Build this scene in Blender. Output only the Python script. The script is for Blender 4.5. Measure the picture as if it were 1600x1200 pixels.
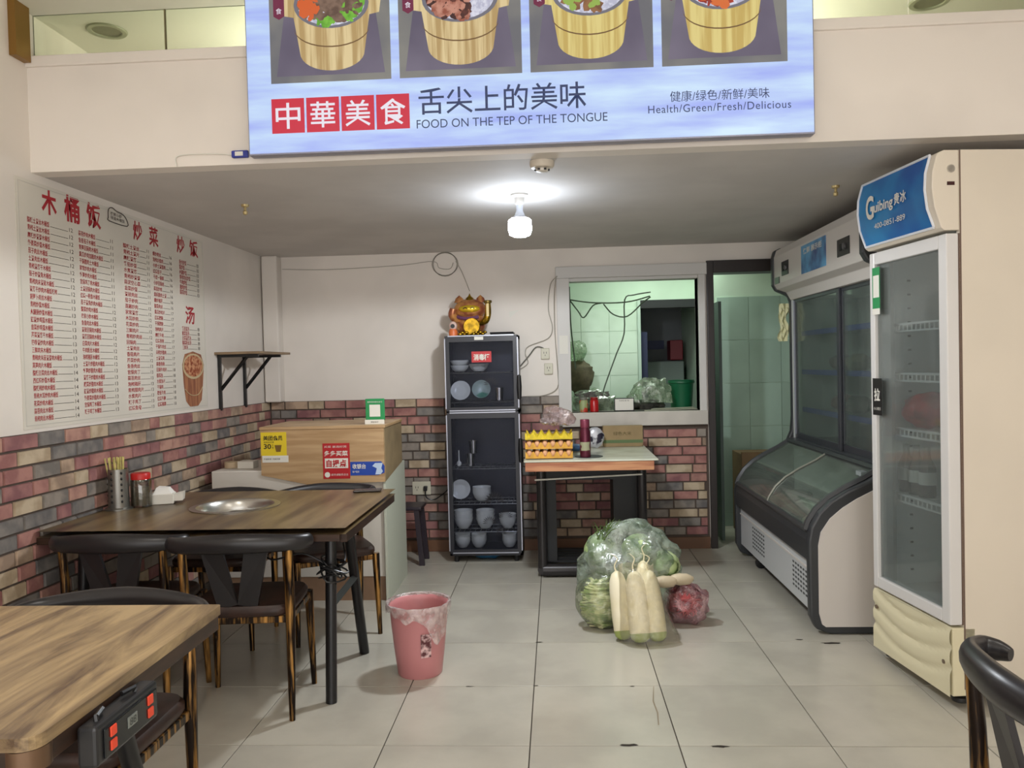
import bpy, bmesh, math, random
from mathutils import Vector, Matrix, noise
random.seed(7)
PI=math.pi
for o in list(bpy.data.objects): bpy.data.objects.remove(o)
SC=bpy.context.scene; COL=SC.collection
# ---------------------------------------------------------------- camera, world, lights, exposure
F=1244.76; YAW=.0553393; PIT=-.0232594; ROLL=-.0241734; CH=1.5441788
fw=Vector((-math.sin(YAW)*math.cos(PIT),math.cos(YAW)*math.cos(PIT),math.sin(PIT)))
r0=Vector((math.cos(YAW),math.sin(YAW),0)); u0=r0.cross(fw)
rr=math.cos(ROLL)*r0+math.sin(ROLL)*u0; uu=-math.sin(ROLL)*r0+math.cos(ROLL)*u0
cam=bpy.data.cameras.new('camera'); camo=bpy.data.objects.new('camera',cam); COL.objects.link(camo)
cam.sensor_width=36; cam.lens=F/1600*36; cam.clip_start=.05
camo.matrix_world=Matrix(((rr.x,uu.x,-fw.x,0),(rr.y,uu.y,-fw.y,0),(rr.z,uu.z,-fw.z,CH),(0,0,0,1)))
SC.camera=camo
W=bpy.data.worlds.new('world'); SC.world=W; W.use_nodes=True
W.node_tree.nodes['Background'].inputs[0].default_value=(1.0,.975,.95,1)
W.node_tree.nodes['Background'].inputs[1].default_value=3.0
SC.view_settings.view_transform='Standard'; SC.view_settings.look='None'
SC.view_settings.exposure=0; SC.view_settings.gamma=1; SC.view_settings.use_curve_mapping=False
def area(name,loc,size,power,col,rot=(0,0,0)):
    l=bpy.data.lights.new(name,'AREA'); l.shape='RECTANGLE'; l.size,l.size_y=size; l.energy=power; l.color=col
    o=bpy.data.objects.new(name,l); COL.objects.link(o); o.location=loc; o.rotation_euler=rot; return o
area('front_room_lamp',(-1.2,1.2,3.16),(.3,1.2),19,(1,.95,.89))
area('front_room_lamp',(1.2,1.2,3.16),(.3,1.2),19,(1,.95,.89))
area('kitchen_lamp',(.95,7.35,2.6),(.9,.3),13,(.88,1,.88))
area('loft_fill_light',(-.1,4.3,2.75),(2.4,.3),60,(1,1,.93),(PI,0,0))  # added fill brightening the loft from inside, facing up; no fitting stands there
# ---------------------------------------------------------------- materials
def lin(c):
    return tuple((x/255/12.92 if x/255<=.04045 else ((x/255+.055)/1.055)**2.4) for x in c[:3])+(1,)
MC={}
def M(name,c=(200,200,200),rough=.5,metal=0,var=0,scale=6,c2=None,stretch=(1,1,1),bump=0,bscale=None,emit=0,rand=0,spec=.5,coat=0,detail=3,pos=(.4,.6)):
    if name in MC: return MC[name]
    m=bpy.data.materials.new(name); m.use_nodes=True; n=m.node_tree.nodes; L=m.node_tree.links
    b=n['Principled BSDF']; b.inputs['Roughness'].default_value=rough; b.inputs['Metallic'].default_value=metal
    b.inputs['Specular IOR Level'].default_value=spec; b.inputs['Coat Weight'].default_value=coat
    b.inputs['Base Color'].default_value=lin(c)
    if c2 or var or bump:
        tc=n.new('ShaderNodeTexCoord'); mp=n.new('ShaderNodeMapping'); mp.inputs['Scale'].default_value=stretch
        L.new(tc.outputs['Object'],mp.inputs['Vector'])
        if rand:
            oi=n.new('ShaderNodeObjectInfo'); ml=n.new('ShaderNodeMath'); ml.operation='MULTIPLY'; ml.inputs[1].default_value=37
            L.new(oi.outputs['Random'],ml.inputs[0]); L.new(ml.outputs[0],mp.inputs['Location'])
    if c2 or var:
        ns=n.new('ShaderNodeTexNoise'); ns.inputs['Scale'].default_value=scale; ns.inputs['Detail'].default_value=detail
        L.new(mp.outputs[0],ns.inputs['Vector'])
        r=n.new('ShaderNodeValToRGB'); r.color_ramp.elements[0].position=pos[0]; r.color_ramp.elements[1].position=pos[1]
        if not c2: c2=tuple(max(0,x*(1-var)) for x in c)
        r.color_ramp.elements[0].color=lin(c); r.color_ramp.elements[1].color=lin(c2)
        L.new(ns.outputs['Fac'],r.inputs['Fac']); src=r.outputs[0]; L.new(src,b.inputs['Base Color'])
        if emit:
            L.new(src,b.inputs['Emission Color'])
    elif emit: b.inputs['Emission Color'].default_value=lin(c)
    if emit:
        b.inputs['Emission Strength'].default_value=emit; b.inputs['Base Color'].default_value=(.02,.02,.02,1)
        for l in list(b.inputs['Base Color'].links): L.remove(l)
    if bump:
        nb=n.new('ShaderNodeTexNoise'); nb.inputs['Scale'].default_value=bscale or scale; nb.inputs['Detail'].default_value=4
        L.new(mp.outputs[0],nb.inputs['Vector']); bp=n.new('ShaderNodeBump'); bp.inputs['Strength'].default_value=bump; bp.inputs['Distance'].default_value=.01
        L.new(nb.outputs['Fac'],bp.inputs['Height']); L.new(bp.outputs[0],b.inputs['Normal'])
    MC[name]=m; return m
def glass(name,tint=(255,255,255),refl=.08,rough=.02,dens=0,dcol=(200,200,200),bump=0,bscale=20,fm=.5,flat=0):
    if name in MC: return MC[name]
    m=bpy.data.materials.new(name); m.use_nodes=True; n=m.node_tree.nodes; L=m.node_tree.links
    n.remove(n['Principled BSDF']); out=n['Material Output']
    tr=n.new('ShaderNodeBsdfTransparent'); tr.inputs[0].default_value=lin(tint)
    gl=n.new('ShaderNodeBsdfPrincipled'); gl.inputs['Base Color'].default_value=lin(dcol); gl.inputs['Roughness'].default_value=.3
    g=n.new('ShaderNodeBsdfGlossy'); g.inputs['Roughness'].default_value=rough
    lw=n.new('ShaderNodeLayerWeight'); lw.inputs['Blend'].default_value=.3
    ma=n.new('ShaderNodeMath'); ma.operation='MULTIPLY_ADD'; ma.inputs[1].default_value=fm; ma.inputs[2].default_value=refl; ma.use_clamp=True
    L.new(lw.outputs['Fresnel'],ma.inputs[0])
    mx=n.new('ShaderNodeMixShader'); L.new(ma.outputs[0],mx.inputs[0]); L.new(tr.outputs[0],mx.inputs[1]); L.new(g.outputs[0],mx.inputs[2])
    last=mx
    if dens:
        tc=n.new('ShaderNodeTexCoord'); ns=n.new('ShaderNodeTexNoise'); ns.inputs['Scale'].default_value=bscale; ns.inputs['Detail'].default_value=5
        L.new(tc.outputs['Object'],ns.inputs['Vector'])
        mr=n.new('ShaderNodeMapRange'); mr.inputs[1].default_value=.35; mr.inputs[2].default_value=.7; mr.inputs[3].default_value=dens*(.8 if flat else .3); mr.inputs[4].default_value=min(1,dens*(1.2 if flat else 1.7))
        L.new(ns.outputs['Fac'],mr.inputs[0])
        m2=n.new('ShaderNodeMixShader'); L.new(mr.outputs[0],m2.inputs[0]); L.new(mx.outputs[0],m2.inputs[1]); L.new(gl.outputs[0],m2.inputs[2]); last=m2
        bp=n.new('ShaderNodeBump'); bp.inputs['Strength'].default_value=bump; bp.inputs['Distance'].default_value=.02
        L.new(ns.outputs['Fac'],bp.inputs['Height']); L.new(bp.outputs[0],g.inputs['Normal']); L.new(bp.outputs[0],gl.inputs['Normal'])
    L.new(last.outputs[0],out.inputs[0]); MC[name]=m; return m
# ---------------------------------------------------------------- mesh helpers
class MB:
    def __init__(s): s.v=[]; s.f=[]
    def add(s,vs,fs):
        k=len(s.v); s.v+=[Vector(v) for v in vs]; s.f+=[tuple(i+k for i in f) for f in fs]; return s
    def box(s,x0,x1,y0,y1,z0,z1):
        return s.add([(x0,y0,z0),(x1,y0,z0),(x1,y1,z0),(x0,y1,z0),(x0,y0,z1),(x1,y0,z1),(x1,y1,z1),(x0,y1,z1)],
            [(3,2,1,0),(4,5,6,7),(0,1,5,4),(1,2,6,5),(2,3,7,6),(3,0,4,7)])
    def lathe(s,prof,c=(0,0,0),n=20,axis='z',sx=1,sy=1):
        c=Vector(c); vs=[];fs=[]
        for r,z in prof:
            for i in range(n):
                a=2*PI*i/n; p=Vector((r*math.cos(a)*sx,r*math.sin(a)*sy,z))
                if axis=='x': p=Vector((p.z,p.x,p.y))
                if axis=='y': p=Vector((p.x,p.z,p.y))
                vs.append(c+p)
        for j in range(len(prof)-1):
            for i in range(n):
                a,b=j*n+i,j*n+(i+1)%n; fs.append((a,b,b+n,a+n) if axis!='y' else (a,a+n,b+n,b))
        for k,rev in ((0,True),(len(prof)-1,False)):
            if prof[k][0]>1e-5:
                t=tuple(k*n+i for i in range(n)); fs.append(t[::-1] if rev!=(axis=='y') else t)
        return s.add(vs,fs)
    def tube(s,pts,r,n=8,smooth=0,flat=1):
        P=[Vector(p) for p in pts]
        if smooth:
            Q=[]
            for i in range(len(P)-1):
                a=P[max(i-1,0)];b=P[i];c=P[i+1];d=P[min(i+2,len(P)-1)]
                for k in range(smooth):
                    t=k/smooth; Q.append(.5*((2*b)+(c-a)*t+(2*a-5*b+4*c-d)*t*t+(3*b-a-3*c+d)*t**3))
            Q.append(P[-1])
            if isinstance(r,(list,tuple)):
                r=[r[min(int(i/smooth),len(r)-1)]*(1-(i%smooth)/smooth)+r[min(int(i/smooth)+1,len(r)-1)]*((i%smooth)/smooth) for i in range(len(Q))]
            P=Q
        if not isinstance(r,(list,tuple)): r=[r]*len(P)
        vs=[];fs=[];prev=None
        for i,p in enumerate(P):
            d=(P[min(i+1,len(P)-1)]-P[max(i-1,0)]).normalized()
            if prev is None:
                a=Vector((0,0,1)) if abs(d.z)<.9 else Vector((1,0,0)); u=d.cross(a).normalized()
            else: u=(prev-d*prev.dot(d)).normalized()
            prev=u; w=d.cross(u)
            for k in range(n):
                t=2*PI*k/n; vs.append(p+(u*math.cos(t)+w*math.sin(t)*flat)*r[i])
        for i in range(len(P)-1):
            for k in range(n):
                a,b=i*n+k,i*n+(k+1)%n; fs.append((a,b,b+n,a+n))
        fs.append(tuple(range(n))[::-1]); fs.append(tuple((len(P)-1)*n+k for k in range(n)))
        return s.add(vs,fs)
    def prism(s,poly,d0,d1,plane='xz'):
        n=len(poly)
        def q(a,b,d): return {'xz':(a,d,b),'yz':(d,a,b),'xy':(a,b,d)}[plane]
        vs=[q(a,b,d0) for a,b in poly]+[q(a,b,d1) for a,b in poly]
        return s.add(vs,[tuple(range(n)),tuple(range(n,2*n))[::-1]]+[(i,i+n,(i+1)%n+n,(i+1)%n) for i in range(n)])
    def ball(s,c,r,n=12,m=8,amp=0,fr=3,seed=0):
        c=Vector(c); r=Vector(r) if not isinstance(r,(int,float)) else Vector((r,r,r)); vs=[];fs=[]
        for j in range(1,m):
            t=PI*j/m
            for i in range(n):
                a=2*PI*i/n; d=Vector((math.sin(t)*math.cos(a),math.sin(t)*math.sin(a),math.cos(t)))
                k=1+(amp*noise.noise(d*fr+Vector((seed,seed,0))) if amp else 0)
                vs.append(c+Vector((d.x*r.x,d.y*r.y,d.z*r.z))*k)
        vs.append(c+Vector((0,0,r.z))); vs.append(c-Vector((0,0,r.z))); T=(m-1)*n
        for j in range(m-2):
            for i in range(n):
                a,b=j*n+i,j*n+(i+1)%n; fs.append((a,a+n,b+n,b))
        for i in range(n):
            fs.append((T,i,(i+1)%n)); fs.append((T+1,(m-2)*n+(i+1)%n,(m-2)*n+i))
        return s.add(vs,fs)
    def disc(s,c,rx,rz,nrm='y',n=24,a0=0,a1=2*PI):
        vs=[]
        for i in range(n):
            a=a0+(a1-a0)*i/(n if a1-a0>6.2 else n-1); x,z=rx*math.cos(a),rz*math.sin(a)
            vs.append((c[0]+x,c[1],c[2]+z) if nrm=='y' else ((c[0]+x,c[1]+z,c[2]) if nrm=='z' else (c[0],c[1]+x,c[2]+z)))
        return s.add(vs,[tuple(range(n))])
def wloc(o):
    l=Vector((0,0,0))
    while o: l+=o.location; o=o.parent
    return l
def put(name,mb,mat,parent=None,world=True,smooth=True,bev=0,loc=None,sub=0,fix=True):
    v=mb.v
    if parent and world:
        l=wloc(parent); v=[p-l for p in v]
    me=bpy.data.meshes.new(name); me.from_pydata([tuple(p) for p in v],[],mb.f)
    if fix:
        bm=bmesh.new(); bm.from_mesh(me); bmesh.ops.recalc_face_normals(bm,faces=bm.faces); bm.to_mesh(me); bm.free()
    if smooth:
        me.polygons.foreach_set('use_smooth',[True]*len(me.polygons)); me.set_sharp_from_angle(angle=.7)
    if mat: me.materials.append(mat)
    o=bpy.data.objects.new(name,me); COL.objects.link(o)
    if parent: o.parent=parent
    if loc: o.location=loc
    if bev:
        b=o.modifiers.new('bevel','BEVEL'); b.width=bev; b.segments=2; b.limit_method='ANGLE'
    if sub:
        b=o.modifiers.new('sub','SUBSURF'); b.levels=b.render_levels=sub
    return o
def thing(name,label,cat,loc=(0,0,0),rz=0,group=None):
    o=bpy.data.objects.new(name,None); COL.objects.link(o); o.location=loc; o.rotation_euler=(0,0,rz); o.empty_display_size=.1
    o['label']=label; o['category']=cat
    if group: o['group']=group
    return o
def tag(o,label,cat,group=None):
    o['label']=label; o['category']=cat
    if group: o['group']=group
    return o
def st(o): o['kind']='structure'; return o
def lab(o,l): o['label']=l; return o
def copy_tree(o,parent=None):
    c=o.copy(); COL.objects.link(c)
    if parent: c.parent=parent
    for ch in o.children: copy_tree(ch,c)
    return c
FONT=None
def text(s,mat,parent,org,w,h,face='front',name='lettering',bold=0,spacing=1.0,local=False,italic=0):
    """org = lower-left corner of the text's box, on its surface"""
    cu=bpy.data.curves.new('t','FONT'); cu.body=s; cu.resolution_u=4 if all(ord(q)<128 for q in s) else 1; cu.space_line=1.25 if len(s)>60 else 1.0; cu.offset=bold; cu.shear=italic
    cu.space_character=spacing
    ob=bpy.data.objects.new('t',cu); COL.objects.link(ob)
    dg=bpy.context.evaluated_depsgraph_get(); me=bpy.data.meshes.new_from_object(ob.evaluated_get(dg))
    bpy.data.objects.remove(ob)
    xs=[v.co.x for v in me.vertices]; ys=[v.co.y for v in me.vertices]
    x0,x1,y0,y1=min(xs),max(xs),min(ys),max(ys)
    if h is None: h=w*(y1-y0)/(x1-x0)
    if w is None: w=h*(x1-x0)/(y1-y0)
    R={'front':(Vector((1,0,0)),Vector((0,0,1))),'left':(Vector((0,1,0)),Vector((0,0,1))),'right':(Vector((0,-1,0)),Vector((0,0,1))),'up':(Vector((1,0,0)),Vector((0,1,0)))}[face] if isinstance(face,str) else face
    l=Vector((0,0,0)) if local else wloc(parent); org=Vector(org)
    for v in me.vertices:
        v.co=org+R[0]*((v.co.x-x0)/(x1-x0)*w)+R[1]*((v.co.y-y0)/(y1-y0)*h)-l
    me.materials.clear(); me.materials.append(mat)
    o=bpy.data.objects.new(name,me); COL.objects.link(o); o.parent=parent; return o
# ---------------------------------------------------------------- palette
wallm=M('cream_plaster',(234,226,217),.75,var=.05,scale=1.3,bump=.08,bscale=9)
ceilm=M('ceiling_paint',(204,199,194),.8,var=.04,scale=2)
white=M('white_laminate',(214,208,198),.45)
black=M('black_metal',(22,22,24),.35)
dgrey=M('dark_grey_plastic',(52,54,57),.4)
steel=M('steel',(190,188,182),.28,1)
silver=M('silver_trim',(175,178,190),.35,.6)
red=M('red_plastic',(190,30,28),.35)
bronze=M('worn_bronze_glints',(34,24,18),.3,.7,c2=(196,146,80),scale=5,stretch=(10,10,.8),rand=1,pos=(.47,.66),detail=4)  # gold streaks: worn metal plus highlights painted lengthwise into the colour
leather=M('brown_leather',(58,36,28),.45,var=.25,scale=14,bump=.1)
hornm=M('black_horn',(34,32,34),.33)
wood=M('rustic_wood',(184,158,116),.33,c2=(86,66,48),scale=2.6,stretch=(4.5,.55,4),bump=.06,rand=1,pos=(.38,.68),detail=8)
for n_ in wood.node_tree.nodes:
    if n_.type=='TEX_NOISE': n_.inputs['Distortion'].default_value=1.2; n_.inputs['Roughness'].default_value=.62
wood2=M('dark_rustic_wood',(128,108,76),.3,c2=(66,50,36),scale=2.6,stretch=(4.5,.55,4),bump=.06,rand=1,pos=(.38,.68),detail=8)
edgewood=M('dark_wood_edge',(62,42,30),.4,var=.3,scale=6,stretch=(.4,1,6))
mortar=M('dark_mortar',(86,74,66),.9)
greeny=M('kitchen_paint',(205,226,205),.6,var=.05,scale=2)
ktile=M('kitchen_tile',(206,226,206),.25,var=.04,scale=3,rand=1)
dark=M('dark_interior',(30,31,34),.6)
paper=M('white_paper',(225,222,212),.7)
# ---------------------------------------------------------------- room
XL,XR,YB,ZS,ZC=-2.43,2.55,6.62,2.50,3.25
Y0=-1.6
floor=st(put('floor',MB().box(XL-.1,XR+.1,Y0,9.6,-.05,-.008),M('grout',(62,54,45),.9),smooth=False))
tilem=M('floor_tile',(190,185,172),.22,var=.07,scale=2.2,bump=.015,bscale=3,rand=1,detail=6)
def tileset():
    me={}
    for i in range(-4,5):
        for j in range(-8,10):
            x0=max(-.139+.6*i,XL); x1=min(-.139+.6*(i+1),XR); y0=max(3.196+.6*j,Y0); y1=min(3.196+.6*(j+1),9.4)
            if x1-x0<.02 or y1-y0<.02: continue
            k=(round(x1-x0,3),round(y1-y0,3)); g=.0022
            if k not in me:
                w,d=k; b=MB().box(g,w-g,g,d-g,-.008,0)
                o=put('tile',b,tilem,smooth=False,bev=.0012); o.parent=floor; me[k]=o
            else:
                o=me[k].copy(); COL.objects.link(o)
            o.location=(x0,y0,random.uniform(-.0006,.0004))
tileset()
crackm=M('dirt',(45,38,30),.9)
def chip(x,y,r,nm='chipped_joint'):
    vs=[(x+r*random.uniform(.6,1.5)*math.cos(a),y+r*.35*random.uniform(.5,1.2)*math.sin(a),.0012) for a in [k*PI/5 for k in range(10)]]
    put(nm,MB().add(vs,[tuple(range(10))]),crackm,floor,smooth=False)
for x,y,r in ((.27,3.2,.035),(-.13,4.4,.02),(.62,3.19,.03),(-.45,3.79,.018),(.33,3.79,.012),(-.13,3.8,.012),(1.3,4.42,.022),(1.45,4.36,.045),(-.145,3.0,.012)): chip(x,y,r)
put('crack',MB().add([(.43,3.79,.0012),(.405,3.62,.0012),(.41,3.5,.0012),(.4,3.38,.0012),(.404,3.38,.0012),(.416,3.5,.0012),(.411,3.62,.0012),(.432,3.79,.0012)],[tuple(range(8))]),M('hairline',(140,126,104),.8),floor,smooth=False)
wl=st(put('wall_left',MB().box(XL-.15,XL,Y0,YB+.1,0,3.4),wallm,smooth=False))
st(put('wall_right',MB().box(XR,XR+.15,Y0,9.6,0,3.4),wallm,smooth=False))
# back wall with hatch and doorway
wx0,wx1,wz0,wz1=.125,1.175,1.14,2.25
dx0,dx1,dz1=1.30,2.22,2.30
b=MB()
for q in ((XL,wx0,0,ZC),(wx0,wx1,0,wz0),(wx0,wx1,wz1,ZC),(wx1,dx0,0,ZC),(dx0,dx1,dz1,ZC),(dx1,XR,0,ZC)): b.box(q[0],q[1],YB,YB+.14,q[2],q[3])
wb=st(put('wall_back',b,wallm,smooth=False))
st(put('ceiling',MB().box(XL,XR,3.721,YB,ZS,ZS+.08),ceilm,smooth=False))
st(put('ceiling',MB().box(XL-.1,XR+.1,Y0,9.6,ZC,ZC+.1),M('upper_ceiling_paint',(224,220,208),.7),smooth=False))
hd=st(put('wall_header',MB().box(XL,XR,3.62,3.72,ZS,2.985),wallm,smooth=False))
st(put('trim_1',MB().box(XL,XR,3.605,3.735,2.985,3.035),wallm,smooth=False,bev=.004))
st(put('trim_2',MB().box(-2.42,-2.29,6.5,6.62,1.285,ZS),wallm,smooth=False,bev=.01))   # boxed pipe in the corner
# loft glazing
gg=glass('loft_glass',(238,242,232),.03)
gl=st(put('window_2',MB().box(XL,XR,3.70,3.712,3.035,3.06),M('glazing_bead',(170,170,150),.5),smooth=False))
for a,c in ((XL,-1.793),(-1.787,.0),(.006,1.6),(1.606,XR)): put('pane',MB().box(a,c,3.675,3.683,3.035,ZC),gg,gl,smooth=False)
put('joint',MB().box(-1.793,-1.787,3.674,3.684,3.035,ZC),M('old_sealant',(120,110,80),.8),gl,smooth=False)
st(put('trim_3',MB().box(XL,XL+.035,3.5,3.6,3.0,ZC),M('brass_frame',(150,115,60),.35,.7),smooth=False))
st(put('wall_loft',MB().box(XL,XR,5.6,5.65,ZS+.08,ZC),M('loft_paint',(224,222,210),.7),smooth=False))
for x,y,l in ((-2.18,3.87,'unlit round downlight above the header, left of the light box'),(1.84,3.99,'unlit round downlight above the header, right of the light box')):
    t=thing('downlight',l,'downlight',(x,y,ZC),group=None)
    put('rim',MB().lathe([(.095,-.001),(.09,-.008),(.07,-.008),(.068,-.001)],(x,y,ZC),24),M('downlight_rim',(150,150,125),.4),t)
    put('lens',MB().lathe([(.069,-.0015),(.0,-.004)],(x,y,ZC),24),M('downlight_lens',(112,110,85),.5),t)
# shop front behind the camera: opening with posts; daylight comes through it
b=MB(); b.box(XL,XR,Y0-.1,Y0,2.75,3.4); b.box(XL,XL+.3,Y0-.1,Y0,0,2.75); b.box(XR-.3,XR,Y0-.1,Y0,0,2.75)
st(put('wall_front',b,wallm,smooth=False))
for x,s in ((-1.2,'left'),(1.2,'right')):
    t=thing('ceiling_lamp','long white ceiling lamp of the front room, '+s+' side','lamp',(x,1.2,ZC))
    put('housing',MB().box(x-.17,x+.17,.55,1.85,3.18,3.25),white,t,smooth=False,bev=.01)
# bricks
brick_cols=[((176,128,118),(148,100,96)),((186,144,128),(156,114,106)),((198,180,154),(172,152,126)),((134,128,122),(104,100,99)),((150,140,130),(118,112,106)),((164,116,112),(134,90,92)),((188,162,138),(152,130,112))]
bmats=[M('brick_%d'%i,a,.8,c2=c,scale=9,bump=.5,bscale=14,rand=1) for i,(a,c) in enumerate(brick_cols)]
BW8=[.22,.12,.15,.15,.13,.15,.08]
CH_=.0735; ZT=1.285
bcache={}
def brick(parent,axis,s,z,l,proud,stuff=None):
    mi=random.choices(range(7),BW8)[0]; l=round(l/.02)*.02
    h=CH_-.0065; g=.0026
    ll=l-g*2
    if stuff is not None:
        v=random.uniform(.0,.003)
        if axis=='y': stuff[mi].box(XL,XL+proud+v,s+g,s+l-g,z,z+h)
        else: stuff[mi].box(s+g,s+l-g,YB-proud-v,YB,z,z+h)
        return l
    key=(axis,l,mi)
    if key not in bcache:
        e=.006; b=MB()
        if axis=='y': # front +x
            b.add([(0,0,0),(0,ll,0),(0,ll,h),(0,0,h),(proud,e,e*.7),(proud,ll-e,e*.7),(proud,ll-e,h-e*.7),(proud,e,h-e*.7)],[(4,5,6,7),(0,1,5,4),(1,2,6,5),(2,3,7,6),(3,0,4,7),(3,2,1,0)])
        else:
            b.add([(0,0,0),(ll,0,0),(ll,0,h),(0,0,h),(e,-proud,e*.7),(ll-e,-proud,e*.7),(ll-e,-proud,h-e*.7),(e,-proud,h-e*.7)],[(4,5,6,7),(0,1,5,4),(1,2,6,5),(2,3,7,6),(3,0,4,7),(3,2,1,0)])
        o=put('brick',b,bmats[mi],smooth=False); bcache[key]=o
    else: o=bcache[key].copy(); COL.objects.link(o)
    o.parent=parent; v=random.uniform(-.003,.002)
    o.location=(XL+v,s+g,z) if axis=='y' else (s+g,YB-v,z)
    return l
ml=put('mortar',MB().box(XL,XL+.004,.2,YB,0,ZT),mortar,wl,smooth=False)
put('mortar',MB().box(XL,.02,YB-.004,YB,0,ZT).box(.02,dx0-.06,YB-.004,YB,0,1.03),mortar,wb,smooth=False)
nL=0; stf=[MB() for _ in range(7)]; stb=[MB() for _ in range(7)]
for r in range(17):
    z=ZT-CH_*(r+1)+.0045
    if z<.02: z=.004
    y=.6-random.uniform(0,.2)
    while y<YB-.03:
        l=min(random.choice([.12,.16,.2,.2,.22,.24]),YB-.01-y)
        if l<.05: break
        vis = y>3.0 and (z>.5 or 2.9<y<3.6)
        if vis and nL<298: brick(wl,'y',y,z,l,.014); nL+=1
        else: brick(wl,'y',y,z,l,.014,stf)
        y+=round(l/.02)*.02
nB=0
for r in range(17):
    z=ZT-CH_*(r+1)+.0045
    if z<.09: break
    x=XL+.01-random.uniform(0,.1)+.1
    x=XL+.016
    first=random.choice([.08,.12,.18,.22])
    while x<dx0-.07:
        l=min(first or random.choice([.14,.18,.2,.22,.24]),dx0-.065-x); first=None
        if l<.04: break
        if z+CH_>1.0 and x+l>.03:
            # sill area starts
            if x<.03: l=.03-x
            elif z+CH_>1.02: x+=l; continue
            if l<.03: x+=max(l,.01); continue
        if nB<298: brick(wb,'x',x,z,l,.014); nB+=1
        x+=max(round(l/.02)*.02,.02)
for nm,par,S in (('distant_bricks',wl,stf),):
    for i,b in enumerate(S):
        if b.v: o=put(nm,b,bmats[i],par,smooth=False); o['kind']='stuff'
st(put('baseboard_back',MB().box(XL+.02,dx0-.06,YB-.022,YB,0,.095),M('brown_skirting',(118,82,58),.5,var=.1,scale=4),smooth=False,bev=.003))
# hatch (kitchen window)
tw=M('window_frame_paint',(205,202,198),.5)
w1=st(put('window_1',MB().box(wx0-.11,wx1+.07,YB-.035,YB,2.25,2.345),tw,smooth=False,bev=.004))
put('frame_side',MB().box(wx0-.105,wx0,YB-.03,YB+.14,1.04,2.25),tw,w1,smooth=False,bev=.003)
put('frame_side',MB().box(wx1,wx1+.055,YB-.03,YB+.14,1.04,2.25),tw,w1,smooth=False,bev=.003)
put('frame_lining',MB().box(wx0,wx1,YB,YB+.14,2.225,2.25),tw,w1,smooth=False)
put('window_sill',MB().box(wx0-.08,wx1+.06,YB-.045,YB+.2,1.025,1.14),M('sill_stone',(200,194,184),.4,var=.05,scale=5),w1,smooth=False,bev=.004)
put('paper_patch',MB().box(wx0-.09,wx0-.02,YB-.033,YB-.03,1.63,1.78),paper,w1,smooth=False)
# door frame
dm=M('dark_door_frame',(40,32,30),.4)
d1=st(put('door_1',MB().box(dx0-.055,dx0,YB-.03,YB+.16,0,2.36),dm,smooth=False,bev=.004))
put('frame_top',MB().box(dx0,dx1+.055,YB-.03,YB+.16,2.26,2.36),dm,d1,smooth=False,bev=.004)
put('frame_side',MB().box(dx1,dx1+.055,YB-.03,YB+.16,0,2.26),dm,d1,smooth=False,bev=.004)
# kitchen
st(put('ceiling_kitchen',MB().box(XL,XR,YB+.14,9.6,2.78,2.85),greeny,smooth=False))
kb=MB(); kb.box(-.4,.83,8.0,8.1,0,2.78); kb.box(.83,1.46,8.0,8.1,2.16,2.78); kb.box(-.5,-.4,6.76,8.1,0,2.78)
k=st(put('wall_kitchen_back',kb,greeny,smooth=False))
for i in range(3):
    for j in range(9):
        x0=-.02+.28*i; put('tile',MB().box(x0+.002,x0+.278,7.992,8.0,.1+.22*j+.002,.1+.22*(j+1)-.002),ktile,k,smooth=False)
kr=MB(); kr.box(1.46,1.5,7.5,9.4,0,2.78); kr.box(1.5,XR,7.5,7.6,0,2.78)
k2=st(put('wall_kitchen_right',kr,greeny,smooth=False))
tk2=M('kitchen_tile_grey',(172,196,182),.25,var=.06,scale=2,rand=1)
for i in range(4):
    for j in range(6):
        z0=2.13-.4*(j+1)
        if z0<-.3: continue
        put('tile',MB().box(1.5+.29*i+.002,1.5+.29*(i+1)-.002,7.49,7.5,max(z0,0)+.002,z0+.398),tk2,k2,smooth=False)
st(put('wall_store_room',MB().box(.3,1.46,9.3,9.4,0,2.78).box(.3,.34,8.1,9.3,0,2.78),M('store_room_paint',(120,124,126),.8),smooth=False))
t=thing('doorway_frame','dark frame around the doorway seen through the hatch','frame',(1.12,8.0,0))
put('post',MB().box(.82,.85,7.97,8.1,0,2.16),M('white_post',(185,205,190),.5),t,smooth=False)
put('lintel',MB().box(.85,1.46,7.98,8.1,2.08,2.16),dark,t,smooth=False)
put('post',MB().box(1.41,1.46,7.97,8.1,0,2.08),dark,t,smooth=False)
# ---------------------------------------------------------------- light box sign
E1=.9
t=thing('light_box_sign','large backlit bluish light box sign showing four rice bucket dishes','sign',(-.105,3.6,2.52))
X0,X1=-1.36,1.148
yb=3.545; SG=3.225
put('housing',MB().box(X0,X1,yb+.004,3.605,2.518,SG),M('lightbox_housing',(150,150,165),.4,.3),t,smooth=False,bev=.004)
lbm=M('lightbox_film',(160,176,246),.4,emit=.95,c2=(210,236,255),scale=1.7,stretch=(1,1,7),pos=(.35,.7),detail=12)
face=put('film',MB().box(X0+.006,X1-.006,yb,yb+.004,2.526,SG-.006),lbm,t,smooth=False)
ks=3.545/3.62
def lx(x): return x*ks
def lz(z): return CH+(z-CH)*ks
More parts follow.
